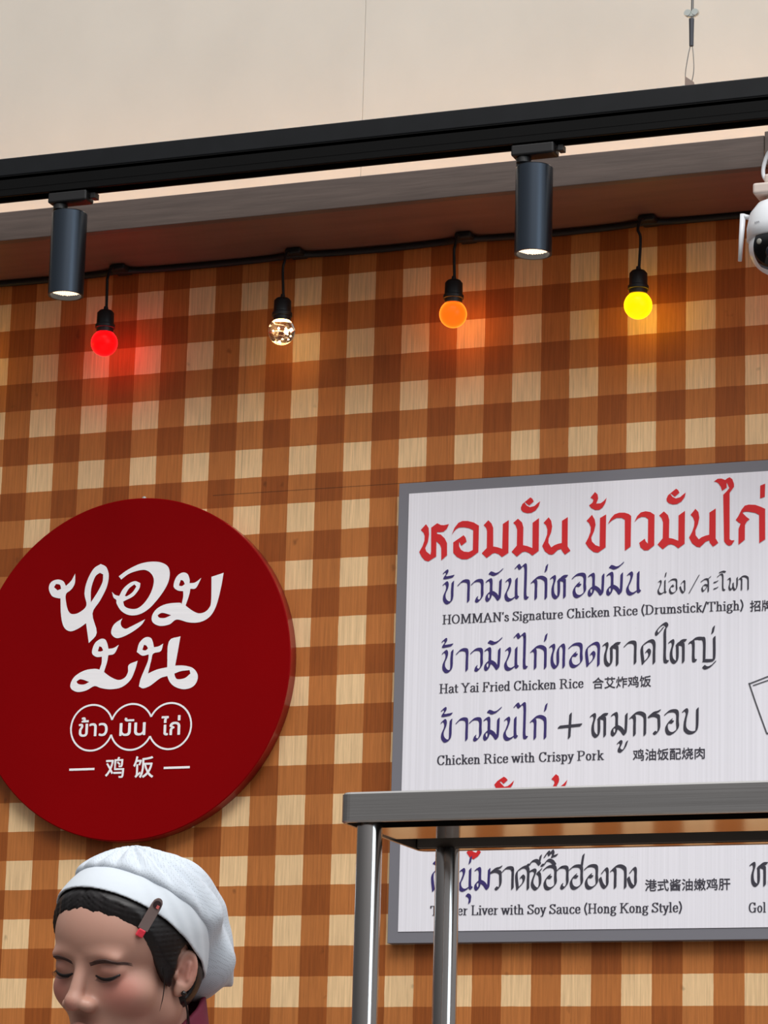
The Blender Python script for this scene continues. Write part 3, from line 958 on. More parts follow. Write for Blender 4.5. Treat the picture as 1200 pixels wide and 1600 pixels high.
thai_line(bm, (701, 1050.5), [('ho', 942), ('aa', 976), ('do', 1000.5), ('ai_roll', 1023), ('ho', 1045), ('yo', 1076), ('ek', 1112)])
thai_line(bm, (699, 1159), [('plus', 872.5), ('ho', 922.5), ('mo', 955), ('uu', 965), ('ko', 984), ('ro', 1013), ('o', 1039), ('bo', 1066)])
thai_line(bm, (735, 1391.5), [('ro', 766), ('aa', 785), ('do', 804.5), ('so', 827), ('ii', 822), ('o', 849), ('i', 845), ('tri', 847), ('wo', 870), ('ho_nok', 890), ('o', 913.5), ('ngo', 936), ('ko', 954), ('ngo', 980), ('ho', 1172), ('mo', 1201)], 0.97)
thai_line(bm, (1030, 928.5), [('no', 1027), ('ek', 1038.5), ('o', 1045), ('ngo', 1061.5), ('slash', 1077), ('so_suea', 1095), ('a', 1115), ('o_pre', 1120.5), ('pho', 1136.5), ('ko', 1154)], 0.62, w=40, t=9)
face_front(bm)
obj('grey_thai_lettering', bm, M_INK, board)


# roman letters drawn as stems, bowls and serifs
def E_(cx_, cy_, rx, ry, a0=0, a1=360):
    n = max(6, int(abs(a1 - a0) / 15))
    return [(cx_ + rx * math.cos(math.radians(a0 + (a1 - a0) * k / n)), cy_ + ry * math.sin(math.radians(a0 + (a1 - a0) * k / n))) for k in range(n + 1)]


def L_(*p):
    return list(p)


def C__(*p):
    return [tuple(q) for q in catmull(p, 5)]


def s_(x, y, w=12):
    return [(x - w, y), (x + w, y)]


def v_(x, a, b):
    return [(x, a), (x, b)]


RO = {
    ' ': (30, []),
    'H': (92, [v_(20, 2, 98), v_(72, 2, 98), L_((20, 52), (72, 52)), s_(20, 2), s_(20, 98), s_(72, 2), s_(72, 98)]),
    'O': (88, [E_(43, 50, 33, 47)]),
    'M': (114, [v_(20, 2, 98), L_((24, 98), (55, 8)), L_((55, 8), (90, 98)), v_(93, 2, 98), s_(20, 2, 10), s_(93, 2), s_(18, 98, 8), s_(95, 98, 9)]),
    'A': (92, [L_((14, 2), (44, 98)), L_((44, 98), (77, 2)), L_((25, 33), (66, 33)), s_(14, 2, 11), s_(77, 2, 12)]),
    'N': (96, [v_(20, 2, 98), L_((20, 98), (74, 4)), v_(74, 4, 98), s_(20, 2, 11), s_(16, 98, 8), s_(74, 98, 11)]),
    "'": (20, [L_((9, 98), (5, 78))]),
    'S': (68, [C__((56, 80), (40, 97), (18, 90), (13, 72), (33, 54), (54, 38), (57, 18), (36, 3), (12, 16), (10, 28)), v_(57, 78, 97), v_(9, 4, 26)]),
    'T': (82, [v_(40, 2, 98), L_((8, 98), (72, 98)), L_((8, 98), (6, 78)), L_((72, 98), (74, 78)), s_(40, 2)]),
    'C': (82, [C__((68, 76), (58, 94), (42, 98), (22, 85), (13, 50), (21, 16), (42, 2), (60, 8), (70, 26)), v_(69, 74, 97)]),
    'G': (90, [C__((68, 76), (58, 94), (42, 98), (22, 85), (13, 50), (21, 16), (42, 2), (60, 8), (70, 22)), v_(69, 74, 97), v_(71, 4, 44), s_(69, 44)]),
    'R': (90, [v_(20, 2, 98), C__((20, 98), (46, 98), (63, 88), (62, 64), (44, 51), (20, 51)), C__((44, 51), (59, 30), (67, 8), (82, 2)), s_(20, 2), s_(14, 98, 8)]),
    'P': (80, [v_(20, 2, 98), C__((20, 98), (46, 98), (65, 88), (64, 62), (44, 48), (20, 48)), s_(20, 2), s_(14, 98, 8)]),
    'D': (92, [v_(20, 2, 98), C__((20, 98), (48, 97), (70, 80), (77, 50), (70, 20), (48, 3), (20, 2)), s_(14, 98, 8), s_(14, 2, 8)]),
    'F': (76, [v_(20, 2, 98), L_((14, 98), (64, 98)), L_((64, 98), (66, 76)), L_((20, 52), (48, 52)), v_(48, 42, 62), s_(20, 2)]),
    'Y': (86, [L_((12, 98), (42, 50)), L_((72, 98), (42, 50)), v_(42, 50, 2), s_(12, 98, 10), s_(72, 98, 10), s_(42, 2)]),
    'L': (76, [v_(20, 2, 98), L_((14, 2), (66, 2)), L_((66, 2), (68, 26)), s_(20, 98)]),
    'K': (90, [v_(20, 2, 98), L_((72, 98), (20, 42)), L_((38, 60), (76, 2)), s_(20, 2), s_(20, 98), s_(72, 98, 10), s_(78, 2, 11)]),
    'a': (60, [C__((12, 52), (24, 66), (42, 62), (46, 46), (46, 12), (57, 3)), C__((46, 40), (24, 35), (11, 20), (17, 4), (31, 3), (46, 16))]),
    'c': (56, [C__((48, 52), (38, 66), (21, 62), (11, 34), (20, 6), (38, 2), (50, 15))]),
    'd': (64, [E_(29, 34, 18, 32), v_(47, 2, 100), s_(43, 100, 6), s_(52, 2, 6)]),
    'e': (58, [L_((12, 36), (48, 36)), C__((48, 36), (44, 60), (29, 67), (14, 54), (11, 32), (18, 8), (34, 2), (50, 15))]),
    'g': (60, [E_(28, 44, 17, 22), C__((16, 24), (10, 14), (22, 7), (44, 3), (52, -10), (40, -25), (18, -25), (8, -14), (18, 2)), L_((42, 60), (56, 67))]),
    'h': (66, [v_(17, 2, 100), C__((17, 46), (31, 64), (44, 60), (48, 40), (48, 2)), s_(17, 2, 10), s_(48, 2, 10), s_(12, 100, 6)]),
    'i': (34, [v_(17, 2, 66), E_(16, 92, 3, 3), s_(17, 2, 10), s_(12, 66, 6)]),
    'k': (62, [v_(17, 2, 100), L_((48, 66), (18, 28)), L_((29, 41), (54, 2)), s_(17, 2, 9), s_(12, 100, 6), s_(48, 66, 8), s_(54, 2, 8)]),
    'l': (34, [v_(17, 2, 100), s_(17, 2, 10), s_(12, 100, 6)]),
    'm': (98, [v_(17, 2, 66), C__((17, 46), (31, 64), (43, 60), (48, 40), (48, 2)), C__((48, 46), (62, 64), (74, 60), (80, 40), (80, 2)), s_(17, 2, 10), s_(48, 2, 10), s_(80, 2, 10), s_(12, 66, 6)]),
    'n': (66, [v_(17, 2, 66), C__((17, 46), (31, 64), (44, 60), (48, 40), (48, 2)), s_(17, 2, 10), s_(48, 2, 10), s_(12, 66, 6)]),
    'o': (60, [E_(30, 34, 19, 32)]),
    'p': (64, [E_(35, 33, 18, 32), v_(16, -28, 66), s_(16, -28, 10), s_(11, 66, 6)]),
    'r': (48, [v_(17, 2, 66), C__((17, 42), (26, 60), (41, 63)), s_(17, 2, 11), s_(12, 66, 6)]),
    's': (50, [C__((39, 52), (27, 66), (14, 60), (14, 46), (28, 36), (40, 26), (39, 8), (25, 1), (11, 9), (9, 20))]),
    't': (40, [C__((18, 86), (18, 60), (18, 20), (24, 4), (36, 6)), L_((7, 64), (35, 64))]),
    'u': (66, [C__((17, 66), (17, 24), (23, 4), (37, 4), (48, 20)), v_(48, 2, 66), s_(12, 66, 6), s_(43, 66, 6), s_(53, 2, 6)]),
    'v': (56, [L_((9, 66), (28, 3)), L_((28, 3), (47, 66)), s_(9, 66, 9), s_(47, 66, 8)]),
    'w': (84, [L_((8, 66), (25, 3)), L_((25, 3), (42, 62)), L_((42, 62), (59, 3)), L_((59, 3), (75, 66)), s_(8, 66, 9), s_(42, 64, 8), s_(75, 66, 8)]),
    'y': (56, [L_((9, 66), (29, 4)), C__((47, 66), (29, 4), (19, -23), (6, -25)), s_(9, 66, 9), s_(47, 66, 8)]),
    '(': (36, [C__((27, 108), (13, 72), (11, 35), (27, -14))]),
    ')': (36, [C__((9, 108), (23, 72), (25, 35), (9, -14))]),
    '/': (46, [L_((4, -8), (40, 104))]),
}


def roman_line(bm, text, p0, p1):
    a, b = sp(0, 0, 1)(*p0), sp(0, 0, 1)(*p1)
    wid = sum(RO[c][0] for c in text)
    s = (b[0] - a[0]) / wid
    zb = (a[2] + b[2]) / 2
    cap = 0.0153 / 100
    x = a[0]
    nb = nib(15.0 * s, 6.5 * cap, 0)
    for ch in text:
        w, sts = RO[ch]
        for st in sts:
            sweep(bm, [(x + px * s, zb + py * cap) for px, py in st], nb, lambda u, v: (u, YP, v))
        x += w * s


bm = bmesh.new()
roman_line(bm, "HOMMAN's Signature Chicken Rice (Drumstick/Thigh)", (691, 974.3), (1162, 953.7))
roman_line(bm, 'Hat Yai Fried Chicken Rice', (686, 1082.6), (912, 1075))
roman_line(bm, 'Chicken Rice with Crispy Pork', (682, 1194.6), (943, 1187.6))
roman_line(bm, 'Tender Liver with Soy Sauce (Hong Kong Style)', (672, 1428.8), (1066, 1426.6))
roman_line(bm, 'Gol', (1169, 1425.6), (1197, 1425.4))
face_front(bm)
obj('english_lettering', bm, M_INK, board)
bm = bmesh.new()
for body, p0, p1 in (('招牌', (1172, 954), (1207, 952.5)), ('合艾炸鸡饭', (926, 1074.5), (1017, 1071.5)), ('鸡油饭配烧肉', (989, 1187), (1101, 1184)), ('港式酱油嫩鸡肝', (1008, 1390), (1141, 1389.5))):
    a, b = sp(0, 0, 1)(*p0), sp(0, 0, 1)(*p1)
    put_font(bm, body, a[0], b[0], (a[2] + b[2]) / 2, YP, None, 0.00025)
face_front(bm)
obj('chinese_lettering', bm, M_INK, board)
# line drawing of a takeaway box at the right edge
bm = bmesh.new()
f = sp(0, 0, 1)
for pts, w in (([(1170.5, 1068.5), (1200, 1057), (1262, 1037)], 0.0022), ([(1177, 1071), (1200, 1063), (1262, 1043)], 0.0018), ([(1170.5, 1068), (1180, 1096), (1190, 1124), (1198, 1146)], 0.0026), ([(1198, 1146), (1240, 1142)], 0.0026), ([(1240, 1142), (1262, 1040)], 0.0026)):
    q = [f(*p) for p in pts]
    sweep(bm, [(p[0], p[2]) for p in q], nib(w, w, 0), lambda u, v: (u, YP, v))
face_front(bm)
obj('box_drawing', bm, M_INKLINE, board)

# ------------------------------------------------------------------ steel shelf on legs
y0 = -1.96
pc = at(528.5, 1285, y0)
X0 = pc[0]; zbot = pc[2]; ztop = at(528.5, 1238, y0)[2]
X1 = X0 + 1.25


def back_y(px, py, z):
    v = ray(px, py)
    return (CC + v * (z - CC[2]) / v[2])[1]


y1 = back_y(683, 1331, zbot)
tb = thing('steel_shelf', 'tall stainless steel shelf table on tube legs before the menu board', 'shelf', (X0, y0, 0))
Ht, Hb, Dp, Wd = ztop, zbot, y1 - y0, X1 - X0


def rrect(x0, x1, y0, y1, r, n=6):
    P = []
    for cx_, cy_, a0 in ((x1 - r, y1 - r, 0), (x0 + r, y1 - r, 90), (x0 + r, y0 + r, 180), (x1 - r, y0 + r, 270)):
        for k in range(n + 1):
            a = math.radians(a0 + 90 * k / n)
            P.append((cx_ + r * math.cos(a), cy_ + r * math.sin(a)))
    return P


def ring(P, z):
    return [bm.verts.new((x, y, z)) for x, y in P]


bm = bmesh.new()
# folded sheet: rounded vertical corners, top plate with turned-down skirt and a narrow return lip
rc = 0.012
outer = rrect(0, Wd, 0, Dp, rc)
o2 = rrect(0.002, Wd - 0.002, 0.002, Dp - 0.002, rc - 0.002)
lip = rrect(0.005, Wd - 0.005, 0.005, Dp - 0.005, rc - 0.005)
rings = [ring(o2, Ht), ring(outer, Ht - 0.002), ring(outer, Hb + 0.0015), ring(o2, Hb), ring(lip, Hb), ring(lip, Hb + 0.020)]
n = len(outer)
for a, c_ in zip(rings[:-1], rings[1:]):
    for k in range(n):
        bm.faces.new((a[k], a[(k + 1) % n], c_[(k + 1) % n], c_[k]))
bm.faces.new(rings[0])
bmesh.ops.recalc_face_normals(bm, faces=bm.faces)
obj('shelf_top', bm, M_STEEL, tb)
HP = Hb + 0.0015
RL_X = 0.05
d1, d2 = Dp * 0.24, Dp * 0.60
bm = bmesh.new(); box(bm, 0.0055, Wd - 0.0055, d1, d2, HP, HP + 0.0015); obj('underside_plate', bm, M_STEEL_UNDER, tb)
M_CH = mat('painted_shade_channel', srgb(30, 26, 24), 0.7, 0.0, spec=0.1)  # near-black colour stands in for the shade inside the underside recess
bm = bmesh.new(); box(bm, 0.0055, Wd - 0.0055, 0.0055, Dp - 0.0055, HP + 0.026, HP + 0.028); obj('recess_shade_sheet', bm, M_CH, tb)  # dark sheet added as the shaded inside of the recess
bm = bmesh.new(); box(bm, 0.006, Wd - 0.006, d1 - 0.003, d1 - 0.0003, HP, HP + 0.0255); obj('front_channel', bm, M_CH, tb)  # channel face painted dark for the shade in the front slot
bm = bmesh.new(); box(bm, 0.006, Wd - 0.006, Dp - 0.024, Dp - 0.0205, HP, HP + 0.0255); obj('rear_channel', bm, mat('grey_steel_channel', srgb(132, 126, 120), 0.5, 0.3), tb)
bm = bmesh.new(); box(bm, 0.006, Wd - 0.006, Dp - 0.020, Dp - 0.0055, HP - 0.0012, HP + 0.0015); obj('rear_edge', bm, M_STEEL_UNDER, tb)
RL = 0.0128
ly = 0.024
XLg = at(573.5, 1450, y0 + ly)[0]
lo_, hi_ = y0 + 0.05, y1
for _ in range(40):
    md = (lo_ + hi_) / 2
    if at(697, 1450, md)[0] > XLg:
        lo_ = md
    else:
        hi_ = md
yb_ = min(md, y1 - 0.016)
lx = XLg - X0
yb_ = y1 - 0.016
lxb = at(697, 1450, yb_)[0] - X0
for dx, dy in ((lx, ly), (lxb, yb_ - y0), (Wd - lx, ly), (Wd - lxb, yb_ - y0)):
    bm = bmesh.new()
    tpz = HP
    lathe(bm, [(0, 0), (RL, 0), (RL, tpz), (0, tpz)], 40, (dx, dy, 0))
    lg = obj('leg', bm, M_STEEL_TUBE, tb, True)
    if hasattr(lg.data, 'set_sharp_from_angle'):
        lg.data.set_sharp_from_angle(angle=math.radians(40))
bm = bmesh.new(); box(bm, 0.01, Wd - 0.01, 0.005, Dp - 0.005, 0.30, 0.33, 0.004); obj('lower_shelf', bm, M_STEEL, tb)

# ------------------------------------------------------------------ security camera
yc = -0.32
pcam = at(1218, 372, yc)
sc = thing('security_camera', 'white dome security camera with side antenna at the right edge', 'security camera', tuple(pcam))
Rc = 0.047
bm = bmesh.new()
lathe(bm, [(0, 0.062), (0.020, 0.060), (0.034, 0.053), (0.045, 0.038), (0.050, 0.015), (0.050, -0.004), (0.046, -0.006), (0, -0.006)], 40)
obj('dome_housing', bm, M_CAMWHITE, sc, True)
bm = bmesh.new()
bmesh.ops.create_uvsphere(bm, u_segments=40, v_segments=24, radius=0.047)
for v in bm.verts:
    v.co.z = v.co.z * 0.98 - 0.014
obj('camera_ball', bm, M_CAMWHITE, sc, True)
# dark window: patch of a slightly larger sphere facing forward and down
bm = bmesh.new()
fw = Vector((0.0, -0.93, -0.36)).normalized()
rt = fw.cross(Vector((0, 0, 1))).normalized()
up = rt.cross(fw)
gr = []
NN = 22
for i in range(NN + 1):
    row = []
    for j in range(NN + 1):
        a, b = (i / NN * 2 - 1), (j / NN * 2 - 1)
        k = max(abs(a), abs(b)); q = math.hypot(a, b)
        if q > 0:
            sq = k / q
            f_ = (1 - 0.55) + 0.55 * sq
            a2, b2 = a * f_, b * f_
        else:
            a2 = b2 = 0
        d = (fw + rt * a2 * 0.92 + up * b2 * 1.05).normalized() * 0.0478
        row.append(bm.verts.new((d.x, d.y, d.z * 0.98 - 0.014)))
    gr.append(row)
for i in range(NN):
    for j in range(NN):
        bm.faces.new((gr[i][j], gr[i + 1][j], gr[i + 1][j + 1], gr[i][j + 1]))
bmesh.ops.recalc_face_normals(bm, faces=bm.faces)
win = obj('dark_window', bm, M_CAMBLACK, sc, True)
for a, b, r_, m_ in ((0.0, -0.10, 0.011, mat('camera_lens', srgb(40, 42, 50), 0.1)), (-0.55, 0.30, 0.0045, mat('infrared_lamp', srgb(150, 148, 140), 0.3)), (0.55, 0.30, 0.0045, mat('infrared_lamp_right', srgb(150, 148, 140), 0.3)), (-0.55, -0.45, 0.0045, mat('infrared_lamp_low', srgb(120, 110, 60), 0.3))):
    bm = bmesh.new()
    d = (fw + rt * a * 0.92 + up * b * 1.05).normalized()
    lathe(bm, [(r_, 0.0), (r_, 0.0012), (r_ * 0.7, 0.0018), (0, 0.0020)], 20, (d.x * 0.0475, d.y * 0.0475, d.z * 0.0465 - 0.014), d.to_track_quat('Z', 'Y').to_matrix())
    obj('lens' if r_ > 0.01 else 'lamp', bm, m_, win, True)
pa = at(1161, 335, yc) - pcam
pb = at(1156, 408, yc) - pcam
for k in (1, -1):
    bm = bmesh.new()
    t0, t1 = Vector(pa), Vector(pb)
    if k == -1:
        t0.x *= -1; t1.x *= -1
    tube(bm, [t0, t0.lerp(t1, 0.5), t1], [0.0046, 0.0040, 0.0030], 14)
    tube(bm, [t0 + Vector((0, 0, -0.003)), Vector((0.048 * (-k), 0, t0.z - 0.006))], 0.004, 10)
    obj('antenna', bm, M_CAMWHITE, sc, True)
bm = bmesh.new()
zf_l = (ZS - pcam[2])
box(bm, -0.036, 0.036, -0.026, 0.026, 0.066, 0.084, 0.004)
lathe(bm, [(0.020, 0.060), (0.020, 0.068)], 24)
box(bm, -0.020, 0.020, -0.018, -yc + YF - 0.0065, 0.084, 0.100, 0.004)
box(bm, -0.030, 0.030, -yc + YF - 0.0105, -yc + YF - 0.0065, 0.060, 0.125, 0.002)
obj('mounting_bracket', bm, mat('bracket_white_plastic', srgb(205, 190, 180), 0.4), sc)
bm = bmesh.new()
cp = [np.array(at(x, y, yc)) - pcam for x, y in ((1212, 228), (1200, 240), (1193, 262), (1194, 277), (1203, 285), (1214, 290))]
tube(bm, [tuple(p) for p in catmull(cp, 6)], 0.0032, 10)
obj('cable_loop', bm, M_CAMWHITE, sc, True)
# small printed mark on the housing
bm = bmesh.new()
put_font(bm, 'im', -0.028, -0.020, 0.012, -0.0, 0.006)
bmesh.ops.translate(bm, vec=(0, 0, 0), verts=bm.verts)
for v in bm.verts:
    v.co.y = -math.sqrt(max(0.0508 ** 2 - v.co.x ** 2, 0))
obj('printed_mark', bm, M_INKLINE, sc)

# ------------------------------------------------------------------ person in a white cap
EYE = CC + ray(127, 1511) / np.linalg.norm(ray(127, 1511)) * 3.70      # point between the eyes
to_cam = CC - EYE
YAW = math.atan2(to_cam[0], -to_cam[1]) - math.radians(40)
PITCH = math.radians(17)
ROLL = math.radians(-1.5)
PIV = np.array([0, 25.0, -55.0])
_c, _s = math.cos(PITCH), math.sin(PITCH)
RX = np.array([[1, 0, 0], [0, _c, -_s], [0, _s, _c]])
RY = np.array([[math.cos(ROLL), 0, math.sin(ROLL)], [0, 1, 0], [-math.sin(ROLL), 0, math.cos(ROLL)]])
# lean of the head as the camera sees it
_va = Vector((math.sin(math.radians(40)), -math.cos(math.radians(40)), 0))
RH = np.array(Matrix.Rotation(math.radians(-7.5), 3, _va)) @ RX


def h2b(p):              # head frame (mm) -> body frame (mm)
    return (np.asarray(p, float) - PIV) @ RH.T + PIV


_o = (np.array([0, -88.0, 0]) - PIV) @ RH.T + PIV            # the eyes in the body frame
_o = np.array([_o[0] * math.cos(YAW) - _o[1] * math.sin(YAW), _o[0] * math.sin(YAW) + _o[1] * math.cos(YAW), _o[2]])
EYE = EYE - _o / 1000.0


def b2h(p):
    return (p - PIV) @ RH + PIV


def smin(a, b, k):
    h = np.clip(0.5 + 0.5 * (b - a) / k, 0, 1)
    return b + (a - b) * h - k * h * (1 - h)


def smax(a, b, k):
    return -smin(-a, -b, k)


def ell(p, c, r):
    q = (p - np.array(c, float)) / np.array(r, float)
    k0 = np.sqrt((q * q).sum(-1)) + 1e-9
    k1 = np.sqrt(((q / np.array(r, float)) ** 2).sum(-1)) + 1e-9
    return k0 * (k0 - 1.0) / k1


def cap_(p, a, b, ra, rb=None):
    a, b = np.array(a, float), np.array(b, float)
    rb = ra if rb is None else rb
    ab = b - a
    t = np.clip(((p - a) @ ab) / (ab @ ab), 0, 1)
    return np.sqrt(((p - a - t[..., None] * ab) ** 2).sum(-1)) - (ra + (rb - ra) * t)


def mir(p):
    q = p.copy()
    q[..., 0] = np.abs(q[..., 0])
    return q


def skull(p):
    d = ell(p, (0, 3, 34), (75, 90, 76))
    d = smin(d, ell(p, (0, -30, 30), (69, 63, 58)), 14)
    return d


def head_sdf(p):
    """p in head frame, mm: x to her left, y to the back, z up, eyes at z=0"""
    m_ = mir(p)
    d = skull(p)
    d = smin(d, ell(p, (0, -28, -34), (57, 60, 60)), 16)
    d = smin(d, ell(m_, (40, -50, -30), (27, 27, 25)), 16)              # cheeks
    d = smin(d, ell(p, (0, -36, -76), (45, 46, 30)), 16)                # jaw
    d = smin(d, ell(p, (0, -76, -98), (18, 16, 14)), 16)                # chin
    d = smin(d, ell(m_, (48, 0, -52), (17, 24, 26)), 20)                # jaw angle
    d = smin(d, ell(m_, (26, -80, 11), (22, 9, 7)), 14)                # brow
    d = smax(d, -ell(m_, (30, -101, -2), (19, 14, 11)), 12)             # eye socket
    d = smin(d, ell(m_, (31.5, -71, -3), (17, 16, 13)), 5)              # closed lids over the eyeball
    d = smax(d, -cap_(m_, (18, -90.5, -10), (44, -84, -9), 1.7), 2.0)   # crease under the lashes
    d = smax(d, -cap_(m_, (18, -90, 5.5), (45, -83, 5.0), 1.3), 3.0)    # upper lid fold
    nz = cap_(p, (0, -84, 6), (0, -101.5, -35), 6.5, 8.5)
    nz = smin(nz, ell(p, (0, -101.5, -38.5), (11, 10, 9.5)), 7)
    nz = smin(nz, ell(m_, (13, -93, -42), (9, 10, 8)), 5)
    d = smin(d, nz, 9)
    d = smax(d, -ell(m_, (6.5, -99.5, -49), (4.2, 5.5, 4)), 2.5)         # nostrils
    lip = cap_(m_, (0, -95, -67), (20, -85, -70), 6.0, 2.5)
    lip = smin(lip, cap_(m_, (0, -94, -77), (18, -85, -74), 6.5, 2.5), 2)
    d = smin(d, lip, 6)
    d = smax(d, -cap_(m_, (0, -101.5, -71.5), (20, -89, -71), 1.2), 2)
    # ears
    q = p.copy()
    q[..., 0] = np.abs(q[..., 0])
    e = (q - np.array([73.0, 6.0, -12.0])) / 0.82
    ca, sa = math.cos(0.42), math.sin(0.42)                             # flare outwards to the back
    ex = e[..., 0] * ca - e[..., 1] * sa
    ey = e[..., 0] * sa + e[..., 1] * ca
    cb, sb = math.cos(0.2), math.sin(0.2)                               # lean back at the top
    ez = e[..., 2] * cb + ey * sb
    ey = ey * cb - e[..., 2] * sb
    E3 = np.stack([ex, ey, ez], -1)
    ear = ell(E3, (0, 4, 2), (5.5, 17, 30))
    ear = smin(ear, ell(E3, (0, -3, -25), (5, 8.5, 11)), 6)
    ear = smax(ear, -ell(E3, (5.5, 3, 4), (5.5, 11.5, 22)), 2.5)            # scapha
    ear = smin(ear, cap_(E3, (1.5, 6, 12), (2, 5, -10), 3.0), 4)        # antihelix
    ear = smax(ear, -ell(E3, (5, -5, -6), (7, 7, 10)), 2.5)              # concha
    ear = smin(ear, ell(E3, (1, -13, -6), (4, 4.5, 6)), 4)              # tragus
    d = smin(d, ear * 0.82, 4)
    return d


def neck_sdf(p):         # body frame
    d = cap_(p, h2b((0, 22, -50)), (0, 42, -150), 50, 49)
    return smin(d, cap_(p, (0, 45, -150), (0, 58, -215), 50, 70), 20)


def body_sdf(p):
    return smin(head_sdf(b2h(p)), neck_sdf(p), 14)


def nets(fn, lo, hi, h):
    """surface of fn = 0 as a quad mesh (naive surface nets)"""
    lo, hi = np.array(lo, float), np.array(hi, float)
    n = np.ceil((hi - lo) / h).astype(int) + 1
    ax = [lo[i] + h * np.arange(n[i]) for i in range(3)]
    F = np.empty(n, np.float32)
    yy, zz = np.meshgrid(ax[1], ax[2], indexing='ij')
    for i in range(0, n[0], 8):
        xx = ax[0][i:i + 8]
        P = np.empty((len(xx),) + yy.shape + (3,))
        P[..., 0] = xx[:, None, None]
        P[..., 1] = yy
        P[..., 2] = zz
        F[i:i + 8] = fn(P)
    c = [(a, b, d) for a in (0, 1) for b in (0, 1) for d in (0, 1)]
    m_ = n - 1
    V = {o: F[o[0]:o[0] + m_[0], o[1]:o[1] + m_[1], o[2]:o[2] + m_[2]] for o in c}
    neg = sum((V[o] < 0).astype(np.int8) for o in c)
    act = (neg > 0) & (neg < 8)
    idx = np.argwhere(act)
    ids = -np.ones(m_, np.int64)
    ids[act] = np.arange(len(idx))
    acc = np.zeros((len(idx), 3)); cnt = np.zeros(len(idx))
    for a in range(3):
        for o in c:
            if o[a] == 0:
                o2 = list(o); o2[a] = 1
                f0, f1 = V[o][act], V[tuple(o2)][act]
                x = (f0 < 0) != (f1 < 0)
                t = np.where(x, f0 / np.where(x, f0 - f1, 1), 0)
                q = np.tile(np.array(o, float), (len(idx), 1)); q[:, a] = t
                acc[x] += q[x]; cnt[x] += 1
    verts = lo + h * (idx + acc / cnt[:, None])
    faces = []
    for a in range(3):
        b, d = (a + 1) % 3, (a + 2) % 3
        s0 = [slice(0, None)] * 3; s0[a] = slice(0, n[a] - 1)
        s1 = [slice(0, None)] * 3; s1[a] = slice(1, n[a])
        f0, f1 = F[tuple(s0)], F[tuple(s1)]
        e = np.argwhere((f0 < 0) != (f1 < 0))
        e = e[(e[:, b] > 0) & (e[:, d] > 0) & (e[:, b] < m_[b]) & (e[:, d] < m_[d])]
        flip = f0[tuple(e.T)] < 0
        def g(db, dd):
            q = e.copy(); q[:, b] += db; q[:, d] += dd
            return ids[tuple(q.T)]
        Q = np.stack([g(-1, -1), g(0, -1), g(0, 0), g(-1, 0)], 1)
        Q[~flip] = Q[~flip][:, ::-1]
        faces.append(Q)
    return verts, np.concatenate(faces)


person = thing('person', 'person in white net-backed cap looking down, before the plaid wall', 'person', (EYE[0], EYE[1], 0.0))
person.rotation_euler = (0, 0, YAW)
EZ = EYE[2]


def sdf_obj(name, fn, lo, hi, h, material, parent, extra=None, relax=1):
    v, f = nets(fn, lo, hi, h)
    for fn2, lo2, hi2, h2 in (extra or []):
        v2, f2 = nets(fn2, lo2, hi2, h2)
        f = np.concatenate([f, f2 + len(v)])
        v = np.concatenate([v, v2])
    v = v / 1000.0
    v[:, 2] += EZ
    me = bpy.data.meshes.new(name)
    me.from_pydata(v.tolist(), [], f.tolist())
    me.update()
    bm_ = bmesh.new(); bm_.from_mesh(me)
    for _ in range(relax):
        bmesh.ops.smooth_vert(bm_, verts=bm_.verts, factor=0.4, use_axis_x=True, use_axis_y=True, use_axis_z=True)
    bm_.to_mesh(me); bm_.free()
    for p in me.polygons:
        p.use_smooth = True
    me.materials.append(material)
    o = bpy.data.objects.new(name, me)
    COL.objects.link(o)
    o.parent = parent
    return o


def skin_material():
    M = mat('skin', srgb(190, 144, 126), 0.46, sss=0.12, spec=0.4)
    nt = M.node_tree
    b = nt.nodes['Principled BSDF']
    tc = nt.nodes.new('ShaderNodeTexCoord')
    col = None

    def blob(center, radius, color, amount, prev):
        c = h2b(center) / 1000.0 + np.array([0, 0, EZ])
        vs = nt.nodes.new('ShaderNodeVectorMath'); vs.operation = 'DISTANCE'
        vs.inputs[1].default_value = tuple(c)
        nt.links.new(tc.outputs['Object'], vs.inputs[0])
        r = nt.nodes.new('ShaderNodeMapRange'); r.interpolation_type = 'SMOOTHSTEP'
        r.inputs['From Min'].default_value = radius / 1000.0 * 0.25
        r.inputs['From Max'].default_value = radius / 1000.0
        r.inputs['To Min'].default_value = amount
        r.inputs['To Max'].default_value = 0.0
        nt.links.new(vs.outputs['Value'], r.inputs[0])
        mx = nt.nodes.new('ShaderNodeMix'); mx.data_type = 'RGBA'
        nt.links.new(r.outputs[0], mx.inputs['Factor'])
        if prev is None:
            mx.inputs['A'].default_value = srgb(190, 144, 126)
        else:
            nt.links.new(prev, mx.inputs['A'])
        mx.inputs['B'].default_value = color
        return mx.outputs['Result']
    blush, lipc, lidc = srgb(200, 108, 98), srgb(176, 72, 74), srgb(150, 84, 70)
    for s in (1, -1):
        col = blob((44 * s, -72, -28), 34, blush, 0.42, col)
        col = blob((33 * s, -88, 2), 20, lidc, 0.42, col)
        col = blob((80 * s, 8, -10), 24, blush, 0.30, col)
        col = blob((12 * s, -93, -72), 13, lipc, 0.8, col)
    col = blob((0, -98, -72), 14, lipc, 0.8, col)
    col = blob((0, -112, -42), 14, blush, 0.30, col)
    nt.links.new(col, b.inputs['Base Color'])
    return M


M_SKIN = skin_material()
HLO, HHI = (-95, -150, -225), (95, 125, 120)


